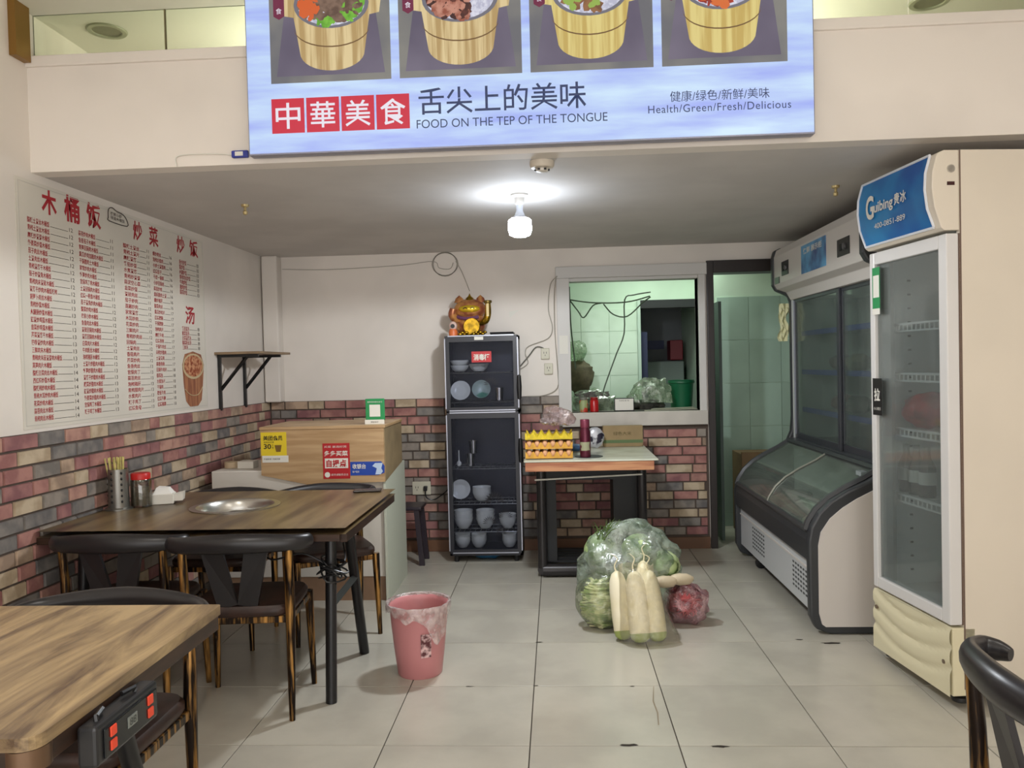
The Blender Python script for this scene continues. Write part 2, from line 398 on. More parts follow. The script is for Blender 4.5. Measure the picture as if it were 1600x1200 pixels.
# film is at y 3.545, figures measured on y 3.62: keep them registered by moving the film coordinates
def E_(name,c,e=.85,**k): return M(name,c,.5,emit=e,**k)
pb=E_('print_grey',(112,112,118),.8,c2=(140,138,132),scale=3)
ptray=E_('print_tray',(120,112,132),.8,c2=(98,90,112),scale=2)
pw1=E_('print_wood',(222,200,150),.95,c2=(180,150,98),scale=9,stretch=(5,1,.25))
pw2=E_('print_wood_yellow',(222,204,130),.95,c2=(196,168,92),scale=9,stretch=(5,1,.25))
pband=E_('print_band',(120,88,50),.8)
plid=E_('print_bowl',(120,118,130),.8)
price=E_('print_rice',(215,215,228),1,c2=(180,180,200),scale=60)
rx=[(-1.246,-.701),(-.663,-.118),(-.081,.457),(.494,1.033)]
foods=[[((122,190,60),(94,160,44),.45),((96,72,60),(130,104,88),.5),((216,96,40),(216,96,40),.1)],
       [((96,44,36),(60,26,26),.9),((150,80,60),(200,140,120),.3)],
       [((150,104,66),(120,80,50),.8),((150,180,80),(150,180,80),.15)],
       [((190,60,34),(150,44,28),.7),((220,110,50),(220,110,50),.3)]]
def blob(b,x,y,z,r,rnd):
    n=7; a0=rnd.uniform(0,6); e=rnd.uniform(.35,1)
    ca,sa=math.cos(a0),math.sin(a0); vs=[]
    for i in range(n):
        a=2*PI*i/n; q=r*rnd.uniform(.75,1.15); u,v=q*math.cos(a),q*e*math.sin(a); vs.append((x+u*ca-v*sa,y,z+u*sa+v*ca))
    b.add(vs,[tuple(range(n))])
rnd=random.Random(3)
for i,(a,c) in enumerate(rx):
    zb=2.833; y=yb-.0006
    ph=put('food_photo',MB().add([(a,y,zb),(c,y,zb),(c,y,SG-.01),(a,y,SG-.01)],[(0,1,2,3)]),pb,t,smooth=False,fix=False)
    w=c-a
    put('tray',MB().add([(a+.05*w,y-.0005,zb+.03),(c-.05*w,y-.0005,zb+.03),(c-.13*w,y-.0005,SG-.03),(a+.14*w,y-.0005,SG-.03)],[(0,1,2,3)]),ptray,ph,smooth=False,fix=False)
    m=(a+c)/2+.01-.006*i; zr=3.19; y2=y-.001
    hw=.335*w; wt=pw1 if i<2 else pw2
    pts=[(m-hw,zr)]; 
    for kk in range(17):
        q=PI+PI*kk/16; pts.append((m+hw*.8*math.cos(q),zb+.13+.082*math.sin(q)))
    pts.append((m+hw,zr)); 
    for kk in range(1,12):
        q=PI*kk/12; pts.append((m+hw*math.cos(q),min(zr+.1*math.sin(q),SG-.012)))
    put('bucket',MB().add([(x,y2,z) for x,z in pts],[tuple(range(len(pts)))]),wt,ph,smooth=False,fix=False)
    # handles
    for s_ in (-1,1):
        put('handle',MB().add([(m+s_*hw*.9,y2-.0002,3.12),(m+s_*hw*1.18,y2-.0002,3.13),(m+s_*hw*1.25,y2-.0002,SG-.012),(m+s_*hw*.9,y2-.0002,SG-.012)],[(0,1,2,3)]),wt,ph,smooth=False,fix=False)
    b=MB(); n=16
    for kk in range(n+1):
        q=PI+PI*kk/n; f=.93
        b.v+= [Vector((m+hw*f*math.cos(q),y2-.0004,3.075+.085*math.sin(q))),Vector((m+hw*f*math.cos(q),y2-.0004,3.069+.085*math.sin(q)))]
    b.f+=[(2*k_,2*k_+1,2*k_+3,2*k_+2) for k_ in range(n)]
    put('band',b,pband,ph,smooth=False,fix=False)
    b=MB(); pts=[]
    def bowl(f,yy,dz=0):
        P=[]
        for kk in range(28):
            q=2*PI*kk/28; P.append((m+hw*f*math.cos(q),yy,min(3.175+dz+.115*f*math.sin(q),SG-.0115)))
        return MB().add(P,[tuple(range(28))])
    put('bowl_rim',bowl(.93,y2-.0006),plid,ph,smooth=False,fix=False)
    put('rice',bowl(.83,y2-.001),price,ph,smooth=False,fix=False)
    for j,(c1,c2_,dens) in enumerate(foods[i]):
        b=MB()
        for q in range(int(150*dens)):
            for _ in range(20):
                if i==0: px=rnd.uniform(-1,1)
                else: px=rnd.uniform(-1,.25)
                if i==0 and j==0: px=rnd.uniform(-.5,1)
                if i==0 and j==2: px=rnd.uniform(-1,-.5)
                pz=rnd.uniform(-1,1.0)
                if px*px+pz*pz<.95 and (i!=0 or j!=0 or pz<.1): break
            zz=3.175+.1*pz*.86
            if zz>SG-.03: zz=SG-.03-rnd.random()*.02
            blob(b,m+hw*.78*px,y2-.0014-.0002*j-q*2e-6,zz,rnd.uniform(.014,.03),rnd)
        put('food',b,E_('print_food_%d%d'%(i,j),c1,.9,c2=c2_,scale=30),ph,smooth=False,fix=False)
    tg=put('name_tag',MB().add([(a+.02,y2-.001,3.13),(a+.045,y2-.001,3.115),(a+.07,y2-.001,3.13),(a+.07,y2-.001,SG-.012),(a+.02,y2-.001,SG-.012)],[(0,1,2,3,4)]),E_('print_tag',(120,30,70),.8),ph,smooth=False,fix=False)
    text('食',E_('print_white',(235,230,240),.95),tg,(a+.032,y2-.0016,3.14),.026,.026)
navy=E_('print_navy',(44,62,110),.7); redp=E_('print_red',(214,30,62),.85); wht=MC['print_white']
for i,ch in enumerate('中華美食'):
    a=-1.248+.1585*i; q=put('character_block',MB().box(a,a+.149,yb-.0012,yb,2.611,2.765),redp,t,smooth=False)
    text(ch,wht,q,(a+.018,yb-.0018,2.63),.113,.116,bold=.008)
text('舌尖上的美味',navy,t,(-.582,yb-.001,2.668),.742,.118,bold=.006)
text('FOOD ON THE TEP OF THE TONGUE',navy,t,(-.593,yb-.001,2.608),.845,.038)
text('健康/绿色/新鲜/美味',navy,t,(.526,yb-.001,2.678),.427,.047)
text('Health/Green/Fresh/Delicious',navy,t,(.43,yb-.001,2.632),.615,.034,spacing=1.1)
# shift whole sign onto its measured distance
for o in list(t.children):
    pass
# ---------------------------------------------------------------- header and ceiling fittings
t=thing('smoke_detector','round white smoke detector under the header, left of centre below the light box','detector',(-.043,3.78,ZS))
put('body',MB().lathe([(.058,0),(.058,-.02),(.05,-.03),(.03,-.034)],(-.043,3.78,ZS),24),M('detector_plastic',(205,195,180),.5),t)
put('sensor_head',MB().lathe([(.03,-.034),(.028,-.046),(.012,-.05)],(-.043,3.78,ZS),16),white,t)
b=MB()
for k_ in range(6):
    a=k_*PI/3; b.box(-.043+.03*math.cos(a)-.006,-.043+.03*math.cos(a)+.006,3.78+.03*math.sin(a)-.006,3.78+.03*math.sin(a)+.006,ZS-.044,ZS-.036)
put('vents',b,black,t,smooth=False)
t=thing('ceiling_bulb','glowing white LED bulb in a socket on the ceiling','lamp',(-.182,4.48,ZS))
put('ceiling_rose',MB().lathe([(.05,0),(.05,-.008),(.03,-.02),(.026,-.05),(.02,-.06)],(-.182,4.48,ZS),24),M('socket_white',(200,196,190),.5),t)
put('neck',MB().lathe([(.02,-.055),(.018,-.09),(.03,-.12),(.052,-.135)],(-.182,4.48,ZS),20),M('bulb_neck',(190,195,205),.4),t)
bm_=M('bulb_glow',(228,240,255),.5,emit=75)
put('bulb',MB().lathe([(.052,-.135),(.064,-.145),(.066,-.20),(.058,-.225),(.035,-.236),(0,-.238)],(-.182,4.48,ZS),24),bm_,t)
# the bulb's own light: an LED bulb throws its light downwards and sideways, little towards its neck
sl=bpy.data.lights.new('bulb_light','SPOT'); sl.energy=112; sl.spot_size=math.radians(179); sl.spot_blend=.12; sl.shadow_soft_size=.06; sl.color=(.93,.97,1)
so=bpy.data.objects.new('bulb_light',sl); COL.objects.link(so); so.location=(-.182,4.48,ZS-.25)
for x,y,l in ((-1.753,4.49,'small brass ceiling hook left of the bulb'),(1.577,4.55,'small brass ceiling hook above the display freezer')):
    t=thing('ceiling_hook',l,'hook',(x,y,ZS))
    put('plate',MB().lathe([(.022,0),(.02,-.012),(.008,-.016)],(x,y,ZS),14),M('old_brass',(190,170,120),.4,.5),t)
    put('stem',MB().lathe([(.008,-.012),(.008,-.035),(.014,-.04),(.012,-.055),(0,-.06)],(x,y,ZS),10),MC['old_brass'],t)
t=thing('door_sensor','small blue and white sensor with a wire on the header beside the light box','sensor',(-1.42,3.62,2.54))
put('body',MB().box(-1.463,-1.385,3.598,3.62,2.527,2.56),M('blue_plastic',(50,60,150),.4),t,smooth=False,bev=.006)
put('label_plate',MB().box(-1.444,-1.407,3.596,3.598,2.534,2.553),paper,t,smooth=False)
put('wire',MB().tube([(-1.463,3.61,2.543),(-1.53,3.61,2.55),(-1.65,3.61,2.553),(-1.715,3.61,2.548),(-1.73,3.61,2.53),(-1.724,3.61,2.50)],.003,5,3),paper,t)
# ---------------------------------------------------------------- menu board on the left wall
menured=M('menu_red',(172,34,44),.6); menuink=M('menu_ink',(70,58,50),.7)
XM=XL+.006
t=thing('menu_board','white wall menu board with red handwritten style headings and price columns','menu board',(XL,4.45,1.3))
put('sheet',MB().box(XL+.001,XM-.003,3.50,5.43,1.302,2.462),M('menu_sheet',(224,218,206),.4,var=.03,scale=2),t,smooth=False)
b=MB()
for q in ((3.515,5.415,1.317,1.322),(3.515,5.415,2.444,2.447),(3.515,3.52,1.322,2.444),(5.41,5.415,1.322,2.444)): b.box(XM-.0031,XM-.0018,*q)
put('edging',b,M('menu_edge',(205,200,190),.4),t,smooth=False)
XT=XM-.0022
def mt(s,y0,y1,z0,z1,mat=menured,name='lettering',bold=.01):
    return text(s,mat,t,(XT,y0,z0),y1-y0,z1-z0,'left',name,bold)
mt('木',3.685,3.80,2.325,2.445,bold=.03,name='heading'); mt('桶',3.86,3.99,2.32,2.455,bold=.03,name='heading'); mt('饭',4.05,4.18,2.32,2.455,bold=.03,name='heading')
mt('炒',4.51,4.61,2.325,2.44,bold=.02,name='heading'); mt('菜',4.69,4.80,2.32,2.44,bold=.02,name='heading')
mt('炒',5.04,5.15,2.325,2.44,bold=.02,name='heading'); mt('饭',5.22,5.345,2.325,2.44,bold=.02,name='heading'); mt('汤',5.13,5.265,1.87,1.99,bold=.02,name='heading')
c1='酸辣土豆丝木桶饭 青椒土豆丝木桶饭 麻辣炒豆芽木桶饭 外婆菜炒蛋木桶饭 茄子肉丝木桶饭 土豆肉丝木桶饭 青椒豆腐干木桶饭 茄子炒豆角木桶饭 青椒肉末豆豉木桶饭 豆腐干炒肉木桶饭辣椒 胡萝卜肉丝木桶饭 青椒炒蛋木桶饭 火腿肠炒蛋木桶饭 豇豆炒鸡蛋木桶饭 韭菜炒鸡蛋木桶饭 芹菜豆腐干木桶饭 四季豆炒肉木桶饭 三鲜肉末木桶饭 青椒肉末茄豆芽肉木桶饭 莴笋肉片木桶饭 酸辣白菜肉丝木桶饭 西红柿炒蛋木桶饭 酸辣椒炒肉木桶饭 青椒木耳炒肉木桶饭 花菜炒肉木桶饭 蒜苔肉丝木桶饭 青椒肉丝木桶饭'.split()
c2='蒜苔炒肉木桶饭 鱼香茄子木桶饭 青笋回锅肉木桶饭 黄瓜炒肉加腊肉木桶饭 干锅腊肉土木桶饭 家常炒肉木桶饭 竹笋炒肉木桶饭 宫保鸡丁肉木桶饭 土豆回锅肉木桶饭 红烧一碗香木桶饭 茄子豆角炒肉木桶饭 酸菜炒肉木桶饭 农家小炒木桶饭 鱼香肉丝木桶饭 豆豉回锅肉木桶饭 豆腐回锅肉木桶饭 白菜肉片木桶饭 牛肉粉丝木桶饭 泡椒猪肝木桶饭 土豆片炒腊肉木桶饭 竹笋炒腊肉木桶饭 豆腐干炒腊肉木桶饭 蕨菜炒腊肉木桶饭 豇豆炒腊肉木桶饭 外婆菜炒腊肉木桶饭 宫保鸡丁木桶饭 辣子鸡丁木桶饭'.split()
base=['酸辣土豆丝','青椒土豆片','麻辣豆腐','番茄炒蛋','水煮豆腐','青椒炒豆芽','蒜泥空心菜','韭菜炒蛋','豆豉肉丝','茄子炒肉','莲藕炒肉','家常豆腐','木耳炒肉','花菜炒肉','三鲜肉片','青椒炒肉丝','回锅肉','土豆肉丝','香菇肉片','芹菜炒肉','鱼香肉丝','宫保肉丁','蒜苔肉丝','泡椒猪肝','青椒腊肉片','水煮肉片','辣子鸡丁','红烧鱼块']
base2=['爆炒肉丝','泡椒炒腊肉','小炒土豆腊肉','红烧茄子','干煸一锅鲜','小炒回锅肉','蒜苗炒肉','黄焖腊肉土豆','爆炒猪肝','酸菜肉丝','黄瓜炒肉片','红烧肥肠','干锅肥肠','泡椒肉片','麻辣牛肉','红烧排骨','干锅牛肉丝','尖椒炒腊肉','土豆烧鸡','蒜香排骨','回锅牛肉片','酸菜鱼','水煮鱼片','干锅鸡','铁板牛肉','红烧牛腩','红烧猪蹄']
c5='扬州炒饭 蛋炒饭 火腿炒饭 青椒肉丝炒饭 牛肉炒饭 腊肉炒饭 酸菜炒饭'.split()
c6='番茄蛋汤 紫菜蛋汤 白菜豆腐汤 酸菜粉丝汤 三鲜汤'.split()
def column(items,y0,yn,yp,z1,z0,p0,cols=8.5):
    n=len(items); dz=(z1-z0)/n; ul=MB()
    mw=max(len(s) for s in items)
    cw=(yn-y0)/mw
    for i,s in enumerate(items):
        pass
    # one object per column of dish names: glyph cells sized to the row pitch
    body='\n'.join(items); text(body,menured,t,(XT,y0,z0),yn-y0,z1-z0-dz*.25,'left','dish_names',.012)
    text('\n'.join(str(p0+i//10) for i in range(n)),menuink,t,(XT,yp-.03,z0),.03,z1-z0-dz*.3,'left','prices')
    for i,s in enumerate(items):
        z=z1-dz*(i+1)+dz*.12
        ya=y0+cw*len(s)+.005
        if ya<yp-.04: ul.add([(XT,ya,z),(XT,yp-.04,z),(XT,yp-.04,z+.0022),(XT,ya,z+.0022)],[(0,1,2,3)])
    o=put('price_rules',ul,menuink,t,smooth=False); o['kind']='stuff'
column(c1,3.575,3.80,3.925,2.30,1.335,12)
column(c2,3.972,4.19,4.295,2.30,1.345,11)
column(base,4.395,4.57,4.685,2.30,1.34,11)
column(base2,4.725,4.88,4.965,2.30,1.345,16)
column(c5,5.065,5.22,5.345,2.295,2.06,10)
column(c6,5.075,5.2,5.33,1.86,1.70,8)
# stamp
b=MB(); b.tube([(XT+.002,4.25,2.405),(XT+.002,4.255,2.45),(XT+.002,4.29,2.468),(XT+.002,4.34,2.455),(XT+.002,4.40,2.45),(XT+.002,4.44,2.425),(XT+.002,4.44,2.39),(XT+.002,4.26,2.39),(XT+.002,4.25,2.405)],.0025,5,3)
sp=put('stamp',b,menuink,t); text('农家小炒\n味道木桶饭',menuink,sp,(XT+.001,4.275,2.403),.145,.042,'left')
bk=put('bucket_picture',MB().add([(XT,5.06,1.60),(XT,5.075,1.46),(XT,5.10,1.36),(XT,5.15,1.325),(XT,5.21,1.315),(XT,5.28,1.325),(XT,5.33,1.36),(XT,5.355,1.46),(XT,5.38,1.60),(XT,5.34,1.67),(XT,5.22,1.69),(XT,5.10,1.67)],[tuple(range(12))]),M('menu_bucket_brown',(140,84,60),.6,c2=(176,120,84),scale=8,stretch=(1,6,.5)),t,smooth=False)
put('rim',MB().disc((XT+.0006,5.22,1.59),.155,.085,'x'),M('menu_bucket_rim',(196,178,140),.6),bk,smooth=False)
put('food',MB().disc((XT+.0012,5.22,1.592),.137,.072,'x'),M('menu_food',(150,74,46),.6,c2=(206,150,110),scale=40),bk,smooth=False)
put('band',MB().tube([(XT+.002,5.085,1.44),(XT+.002,5.15,1.405),(XT+.002,5.22,1.395),(XT+.002,5.29,1.405),(XT+.002,5.345,1.45)],.003,5,3),MC['menu_bucket_rim'],bk)
# wall shelf
t=thing('wall_shelf','small wooden wall shelf on two black triangular brackets','shelf',(XL,5.75,1.68))
put('board',MB().box(XL,XL+.33,5.56,6.22,1.672,1.69),M('shelf_board',(150,125,95),.5,var=.15,scale=5),t,smooth=False,bev=.002)
for y in (5.62,6.08):
    b=MB(); b.box(XL+.002,XL+.022,y-.012,y+.012,1.27,1.672); b.box(XL+.02,XL+.3,y-.012,y+.012,1.652,1.672)
    b.tube([(XL+.018,y,1.42),(XL+.22,y,1.66)],.013,4)
    put('bracket',b,black,t,smooth=False)
# ---------------------------------------------------------------- counter
oak=M('light_oak',(190,158,118),.45,c2=(170,136,96),scale=4,stretch=(.6,1,7),detail=5)
t=thing('cash_counter','white cash counter with a light wood raised front box','counter',(-1.7,5.5,0))
put('body',MB().box(-2.31,-1.155,5.22,5.84,.16,.80),white,t,smooth=False,bev=.004)
put('low_desk',MB().box(-2.31,-1.67,5.18,5.84,.70,.885),white,t,smooth=False,bev=.006)
put('plinth',MB().box(-2.30,-1.157,5.225,5.83,0,.16),M('plinth_brown',(150,118,92),.5,var=.1,scale=4),t,smooth=False)
put('end_panel',MB().box(-1.157,-1.14,5.2,5.86,0,.86),M('counter_end',(196,200,184),.5),t,smooth=False)
put('wood_front',MB().prism([(-1.965,1.155),(-1.965,.855),(-1.66,.79),(-1.14,.80),(-1.14,1.155)],5.17,5.19),oak,t,smooth=False)
put('wood_top',MB().box(-1.97,-1.13,5.165,5.76,1.155,1.175),oak,t,smooth=False,bev=.003)
put('wood_side',MB().prism([(5.19,.80),(5.76,.865),(5.76,1.155),(5.19,1.155)],-1.152,-1.137,'yz'),M('oak_side',(150,130,98),.5,var=.12,scale=5),t,smooth=False)
yf=5.168
q=lab(put('sticker',MB().box(-1.962,-1.79,yf,5.17,.985,1.14),M('yellow_print',(228,200,40),.5),t,smooth=False),'yellow promotional sticker with black writing')
put('white_strip',MB().box(-1.955,-1.78,yf-.0005,5.17,.94,.985),paper,q,smooth=False)
inkb=M('print_black',(30,26,20),.6)
text('美团会员',inkb,q,(-1.945,yf-.001,1.085),.13,.033,bold=.02); text('周周享优惠',inkb,q,(-1.943,yf-.001,1.068),.07,.012); text('30',inkb,q,(-1.943,yf-.001,1.03),.05,.033,bold=.02); text('元\n券',inkb,q,(-1.888,yf-.001,1.03),.012,.03); text('开通即享 大额优惠',inkb,q,(-1.945,yf-.0012,.957),.11,.012)
put('drink_cup_picture',MB().add([(-1.86,yf-.001,1.01),(-1.83,yf-.001,1.01),(-1.822,yf-.001,1.055),(-1.87,yf-.001,1.055)],[(0,1,2,3)]),M('print_brownish',(120,90,30),.6),q,smooth=False,fix=False)
q=lab(put('sticker',MB().box(-1.548,-1.368,yf,5.17,.825,1.06),M('red_print',(178,28,34),.5),t,smooth=False),'red pick-up point sticker with white writing')
text('多多买菜',paper,q,(-1.538,yf-.001,.975),.158,.035,bold=.02)
put('panel',MB().box(-1.535,-1.38,yf-.001,5.17,.895,.96),paper,q,smooth=False)
text('自提点',MC['red_print'],q,(-1.525,yf-.002,.902),.135,.05,bold=.03); text('买菜 首选好货',paper,q,(-1.538,yf-.001,1.03),.15,.014); text('提货请联系店主',paper,q,(-1.495,yf-.001,.845),.115,.014)
put('emblem',MB().disc((-1.52,yf-.001,.852),.018,.018),paper,q,smooth=False)
q=lab(put('sticker',MB().prism([(-1.366,.935),(-1.366,.845),(-1.18,.845),(-1.14,.86),(-1.138,.905),(-1.16,.935)],yf,5.17),M('blue_print',(30,70,165),.5),t,smooth=False),'blue cashier desk sticker')
text('收银台',paper,q,(-1.352,yf-.001,.888),.09,.033,bold=.02); text('客户服务',paper,q,(-1.352,yf-.001,.862),.045,.014)
put('picture',MB().add([(-1.2,yf-.001,.85),(-1.165,yf-.001,.85),(-1.15,yf-.001,.87),(-1.16,yf-.001,.89),(-1.15,yf-.001,.925),(-1.2,yf-.001,.925),(-1.22,yf-.001,.905),(-1.19,yf-.001,.89)],[tuple(range(8))]),M('print_pale_blue',(190,210,235),.6),q,smooth=False,fix=False)
# payment stand on the counter
t=thing('payment_stand','green and white payment code stand on top of the wooden counter','sign',(-1.21,5.26,1.175))
gp=M('green_print',(32,140,78),.45)
put('plate',MB().box(-1.275,-1.145,5.25,5.258,1.20,1.345),gp,t,smooth=False,bev=.004)
put('foot_label',MB().box(-1.28,-1.15,5.249,5.258,1.175,1.205),paper,t,smooth=False)
put('white_square',MB().box(-1.247,-1.175,5.2488,5.25,1.225,1.305),paper,t,smooth=False)
put('back_rest',MB().box(-1.23,-1.19,5.258,5.31,1.175,1.19),gp,t,smooth=False)
text('推荐使用微信支付',paper,t,(-1.26,5.2486,1.318),.10,.01); text('微信支付',inkb,t,(-1.24,5.2484,1.183),.05,.012)
t=thing('white_box','small white carton on the low desk left of the wooden counter','box',(-2.14,5.35,.885))
put('carton',MB().box(-2.18,-2.07,5.3,5.4,.886,.935),paper,t,smooth=False,bev=.003)
t=thing('tape_roll','pale roll of tape on the low desk beside the wall','tape',(-2.25,5.38,.886))
put('roll',MB().lathe([(.022,0),(.05,0),(.05,.04),(.022,.04),(.022,0)],(-2.25,5.38,.886),20),M('tape_beige',(200,180,150),.5),t)
# ---------------------------------------------------------------- tables
def table(name,label,x0,x1,y0,y1,ring):
    t=thing(name,label,'table',((x0+x1)/2,(y0+y1)/2,0)); z=.83
    top=MB()
    if ring:
        cx,cy,R=ring; n=40; vs=[];fs=[]
        outer=[]
        for i in range(n):
            a=2*PI*i/n; dx,dy=math.cos(a),math.sin(a)
            s=min(((x1-cx) if dx>0 else (cx-x0))/max(abs(dx),1e-6),((y1-cy) if dy>0 else (cy-y0))/max(abs(dy),1e-6)); outer.append((cx+dx*s,cy+dy*s))
        for zz in (z,z-.028):
            vs+=[(a,b_,zz) for a,b_ in outer]+[(cx+R*math.cos(2*PI*i/n),cy+R*math.sin(2*PI*i/n),zz) for i in range(n)]
        for i in range(n):
            j=(i+1)%n; fs+=[(i,j,n+j,n+i),(2*n+i,3*n+i,3*n+j,2*n+j),(n+i,n+j,3*n+j,3*n+i)]
        top.add(vs,fs)
        # corner fill
        for (cx_,cy_) in ((x0,y0),(x1,y0),(x1,y1),(x0,y1)):
            best=sorted(range(n),key=lambda i:(outer[i][0]-cx_)**2+(outer[i][1]-cy_)**2)[:2]
            a,b_=best
            if abs(outer[a][0]-outer[b_][0])<1e-6 or abs(outer[a][1]-outer[b_][1])<1e-6:
                a,b_=sorted(range(n),key=lambda i:(outer[i][0]-cx_)**2+(outer[i][1]-cy_)**2)[:2]
            for zz in (z,z-.028): top.add([(outer[a][0],outer[a][1],zz),(outer[b_][0],outer[b_][1],zz),(cx_,cy_,zz)],[(0,1,2)])
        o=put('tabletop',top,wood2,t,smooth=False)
    else:
        pts=[]
        for (cx_,cy_,a0) in ((x1-.04,y0+.04,-PI/2),(x1-.012,y1-.012,0)):
            rr_=.04 if cy_<y0+.1 else .012
            for i in range(6): a=a0+PI/2*i/5; pts.append((cx_+rr_*math.cos(a),cy_+rr_*math.sin(a)))
        pts+= [(x0,y1),(x0,y0)]
        put('tabletop',MB().prism(pts,z-.028,z,'xy'),wood,t,smooth=False)
    e=MB(); e.box(x0,x1-.03,y0+.004,y0+.03,z-.062,z-.029); e.box(x0,x1-.03,y1-.03,y1-.004,z-.062,z-.029); e.box(x1-.034,x1-.004,y0+.035,y1-.015,z-.072,z-.029)
    put('edge_band',e,edgewood,t,smooth=False,bev=.002)
    for xx in (x1-.11,x0+.14):
        yy=y0+.12
        put('leg',MB().tube([(xx,yy+.03,z-.06),(xx,yy-.04,.0)],.026,10),black,t)
        put('leg',MB().tube([(xx,yy+.33,z-.06),(xx,yy+.60,.0)],.026,10),black,t)
        put('crossbar',MB().tube([(xx,yy,.44),(xx,yy+.46,.46)],.022,4),black,t,smooth=False)
        put('bearer',MB().box(xx-.025,xx+.025,y0+.08,y1-.1,z-.062,z-.035),black,t,smooth=False)
    if not ring: put('corner_cap',MB().lathe([(.045,-.075),(.045,-.03)],(x1-.045,y0+.045,z),16),M('bronze_cap',(120,95,75),.3,.7),t)
    return t
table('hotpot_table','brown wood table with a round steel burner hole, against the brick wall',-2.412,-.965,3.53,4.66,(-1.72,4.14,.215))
t=thing('hotpot_burner','round steel hotpot ring sunk in the middle table','burner',(-1.72,4.14,.80))
put('rim_ring',MB().lathe([(.208,-.02),(.232,.031),(.232,.035),(.2,.037),(.185,.02),(.182,-.03)],(-1.72,4.14,.80),40),steel,t)
put('pan',MB().lathe([(0,-.025),(.12,-.025),(.183,-.02),(.183,-.03),(0,-.035)],(-1.72,4.14,.80),32),M('dark_steel',(120,112,105),.3,1),t)
put('burner_cap',MB().lathe([(0,.0),(.05,.0),(.06,-.02),(.06,-.026)],(-1.72,4.14,.80),20),M('dark_iron',(60,55,52),.4,.8),t)
table('dining_table','rustic wood table in the left foreground with a controller clipped on its side',-2.40,-1.045,1.50,2.385,None)
# controller on foreground table
t=thing('induction_controller','black control box with four orange keys on the foreground table edge','controller',(-1.03,1.78,.76))
put('case',MB().box(-1.045,-1.0,1.635,1.90,.70,.79),M('controller_black',(38,38,40),.35),t,smooth=False,bev=.008)
put('face_plate',MB().box(-1.0,-.995,1.66,1.885,.71,.775),M('controller_face',(20,22,24),.2),t,smooth=False,bev=.002)
put('display',MB().box(-.996,-.993,1.75,1.79,.735,.76),M('display_grey',(120,125,120),.3),t,smooth=False,bev=.001)
text('88',M('display_dark',(50,55,52),.4),t,(-.9925,1.756,.739),.028,.017,'left')
ok=M('orange_key',(230,72,40),.4)
for y in (1.69,1.85):
    for z in (.722,.752): 
        kx=put('key',MB().box(-.996,-.991,y-.012,y+.012,z-.003,z+.02),ok,t,smooth=False,bev=.003)
put('bracket',MB().tube([(-1.02,1.67,.79),(-1.02,1.67,.80),(-1.03,1.71,.80)],.006,6),black,t)
put('bracket',MB().tube([(-1.02,1.83,.79),(-1.02,1.83,.80),(-1.03,1.79,.80)],.006,6),black,t)
# cable bundle on mid table leg
t=thing('cable_bundle','tangled black cable bundled round the leg of the hotpot table','cable',(-1.075,3.64,.6))
rnd=random.Random(5); pts=[(-1.075,3.90,.77),(-1.05,3.8,.70)]
for i in range(26):
    a=i*1.9; pts.append((-1.075+.065*math.cos(a)*rnd.uniform(.6,1.3),3.66+.055*math.sin(a)*rnd.uniform(.7,1.2),.62+rnd.uniform(-.055,.05)))
put('coil',MB().tube(pts,.0045,5,4),black,t)
put('lead',MB().tube([(-1.09,3.66,.63),(-1.2,3.64,.69),(-1.35,3.65,.66),(-1.42,3.7,.70)],.0045,5,5),black,t)
put('lead',MB().tube([(-1.06,3.66,.63),(-1.05,3.64,.58),(-1.045,3.64,.545)],.004,5,4),black,t)
# small tray/phone on mid table far corner
t=thing('phone','dark phone lying near the far corner of the hotpot table','phone',(-1.11,4.57,.832))
o=put('body',MB().box(-.08,.08,-.04,.04,0,.012),M('phone_dark',(45,38,34),.25),t,world=False,smooth=False,bev=.005); t.rotation_euler=(0,0,.15)
# ---------------------------------------------------------------- table-top items
t=thing('chopstick_holder','perforated steel chopstick cylinder on the hotpot table by the brick wall','holder',(-2.335,4.10,.831))
c=(-2.335,4.10,.831)
put('cylinder',MB().lathe([(.055,0),(.07,0),(.07,.006),(.052,.012),(.05,.215),(.047,.215),(.047,.012)],c,24),M('brushed_steel',(150,148,142),.35,.9),t)
b=MB()
for ang in (-1.75,-.75,-2.9):
    for k_ in range(6): 
        z=.045+.03*k_; x,y=.0505*math.cos(ang),.0505*math.sin(ang); b.ball((c[0]+x,c[1]+y,c[2]+z),(.006,.006,.008),8,5)
put('holes',b,black,t)
cs=None
cm=M('chopstick_wood',(214,200,120),.5,var=.15,scale=20,rand=1)
for k_ in range(14):
    a=k_*2.4; r_=.03*math.sqrt((k_+.5)/14)*1.2
    if cs is None:
        cs=put('chopstick',MB().tube([(0,0,0),(0,0,.265)],[.003,.0042],6),cm); tag(cs,'pale wooden chopstick standing in the steel cylinder','chopstick','chopsticks in the steel holder'); o=cs
    else: o=cs.copy(); COL.objects.link(o)
    o.location=(c[0]+r_*math.cos(a)*.6,c[1]+r_*math.sin(a)*.6,c[2]+.012); lean=.16
    o.rotation_euler=(-lean*math.sin(a)*r_/.03*.6,lean*math.cos(a)*r_/.03*.6-.05,0)
c=(-2.25,4.17,.831)
t=thing('spice_jar','glass jar with a red lid beside the steel chopstick holder','jar',c)
put('glass_body',MB().lathe([(0,.001),(.05,.001),(.054,.01),(.054,.14),(.045,.155),(.042,.155),(.05,.14),(.05,.012),(0,.01)],c,24),glass('jar_glass',(225,225,220),.1),t)
put('contents',MB().lathe([(0,.012),(.048,.012),(.048,.105),(0,.11)],c,20),M('pale_spice',(150,138,120),.8,var=.2,scale=60),t)
put('lid',MB().lathe([(.047,.15),(.05,.15),(.05,.178),(.046,.183),(0,.183)],c,24),red,t)
t=thing('tissue_box','opened white paper tissue box on the hotpot table','tissue box',(-2.18,4.27,.831),rz=.3)
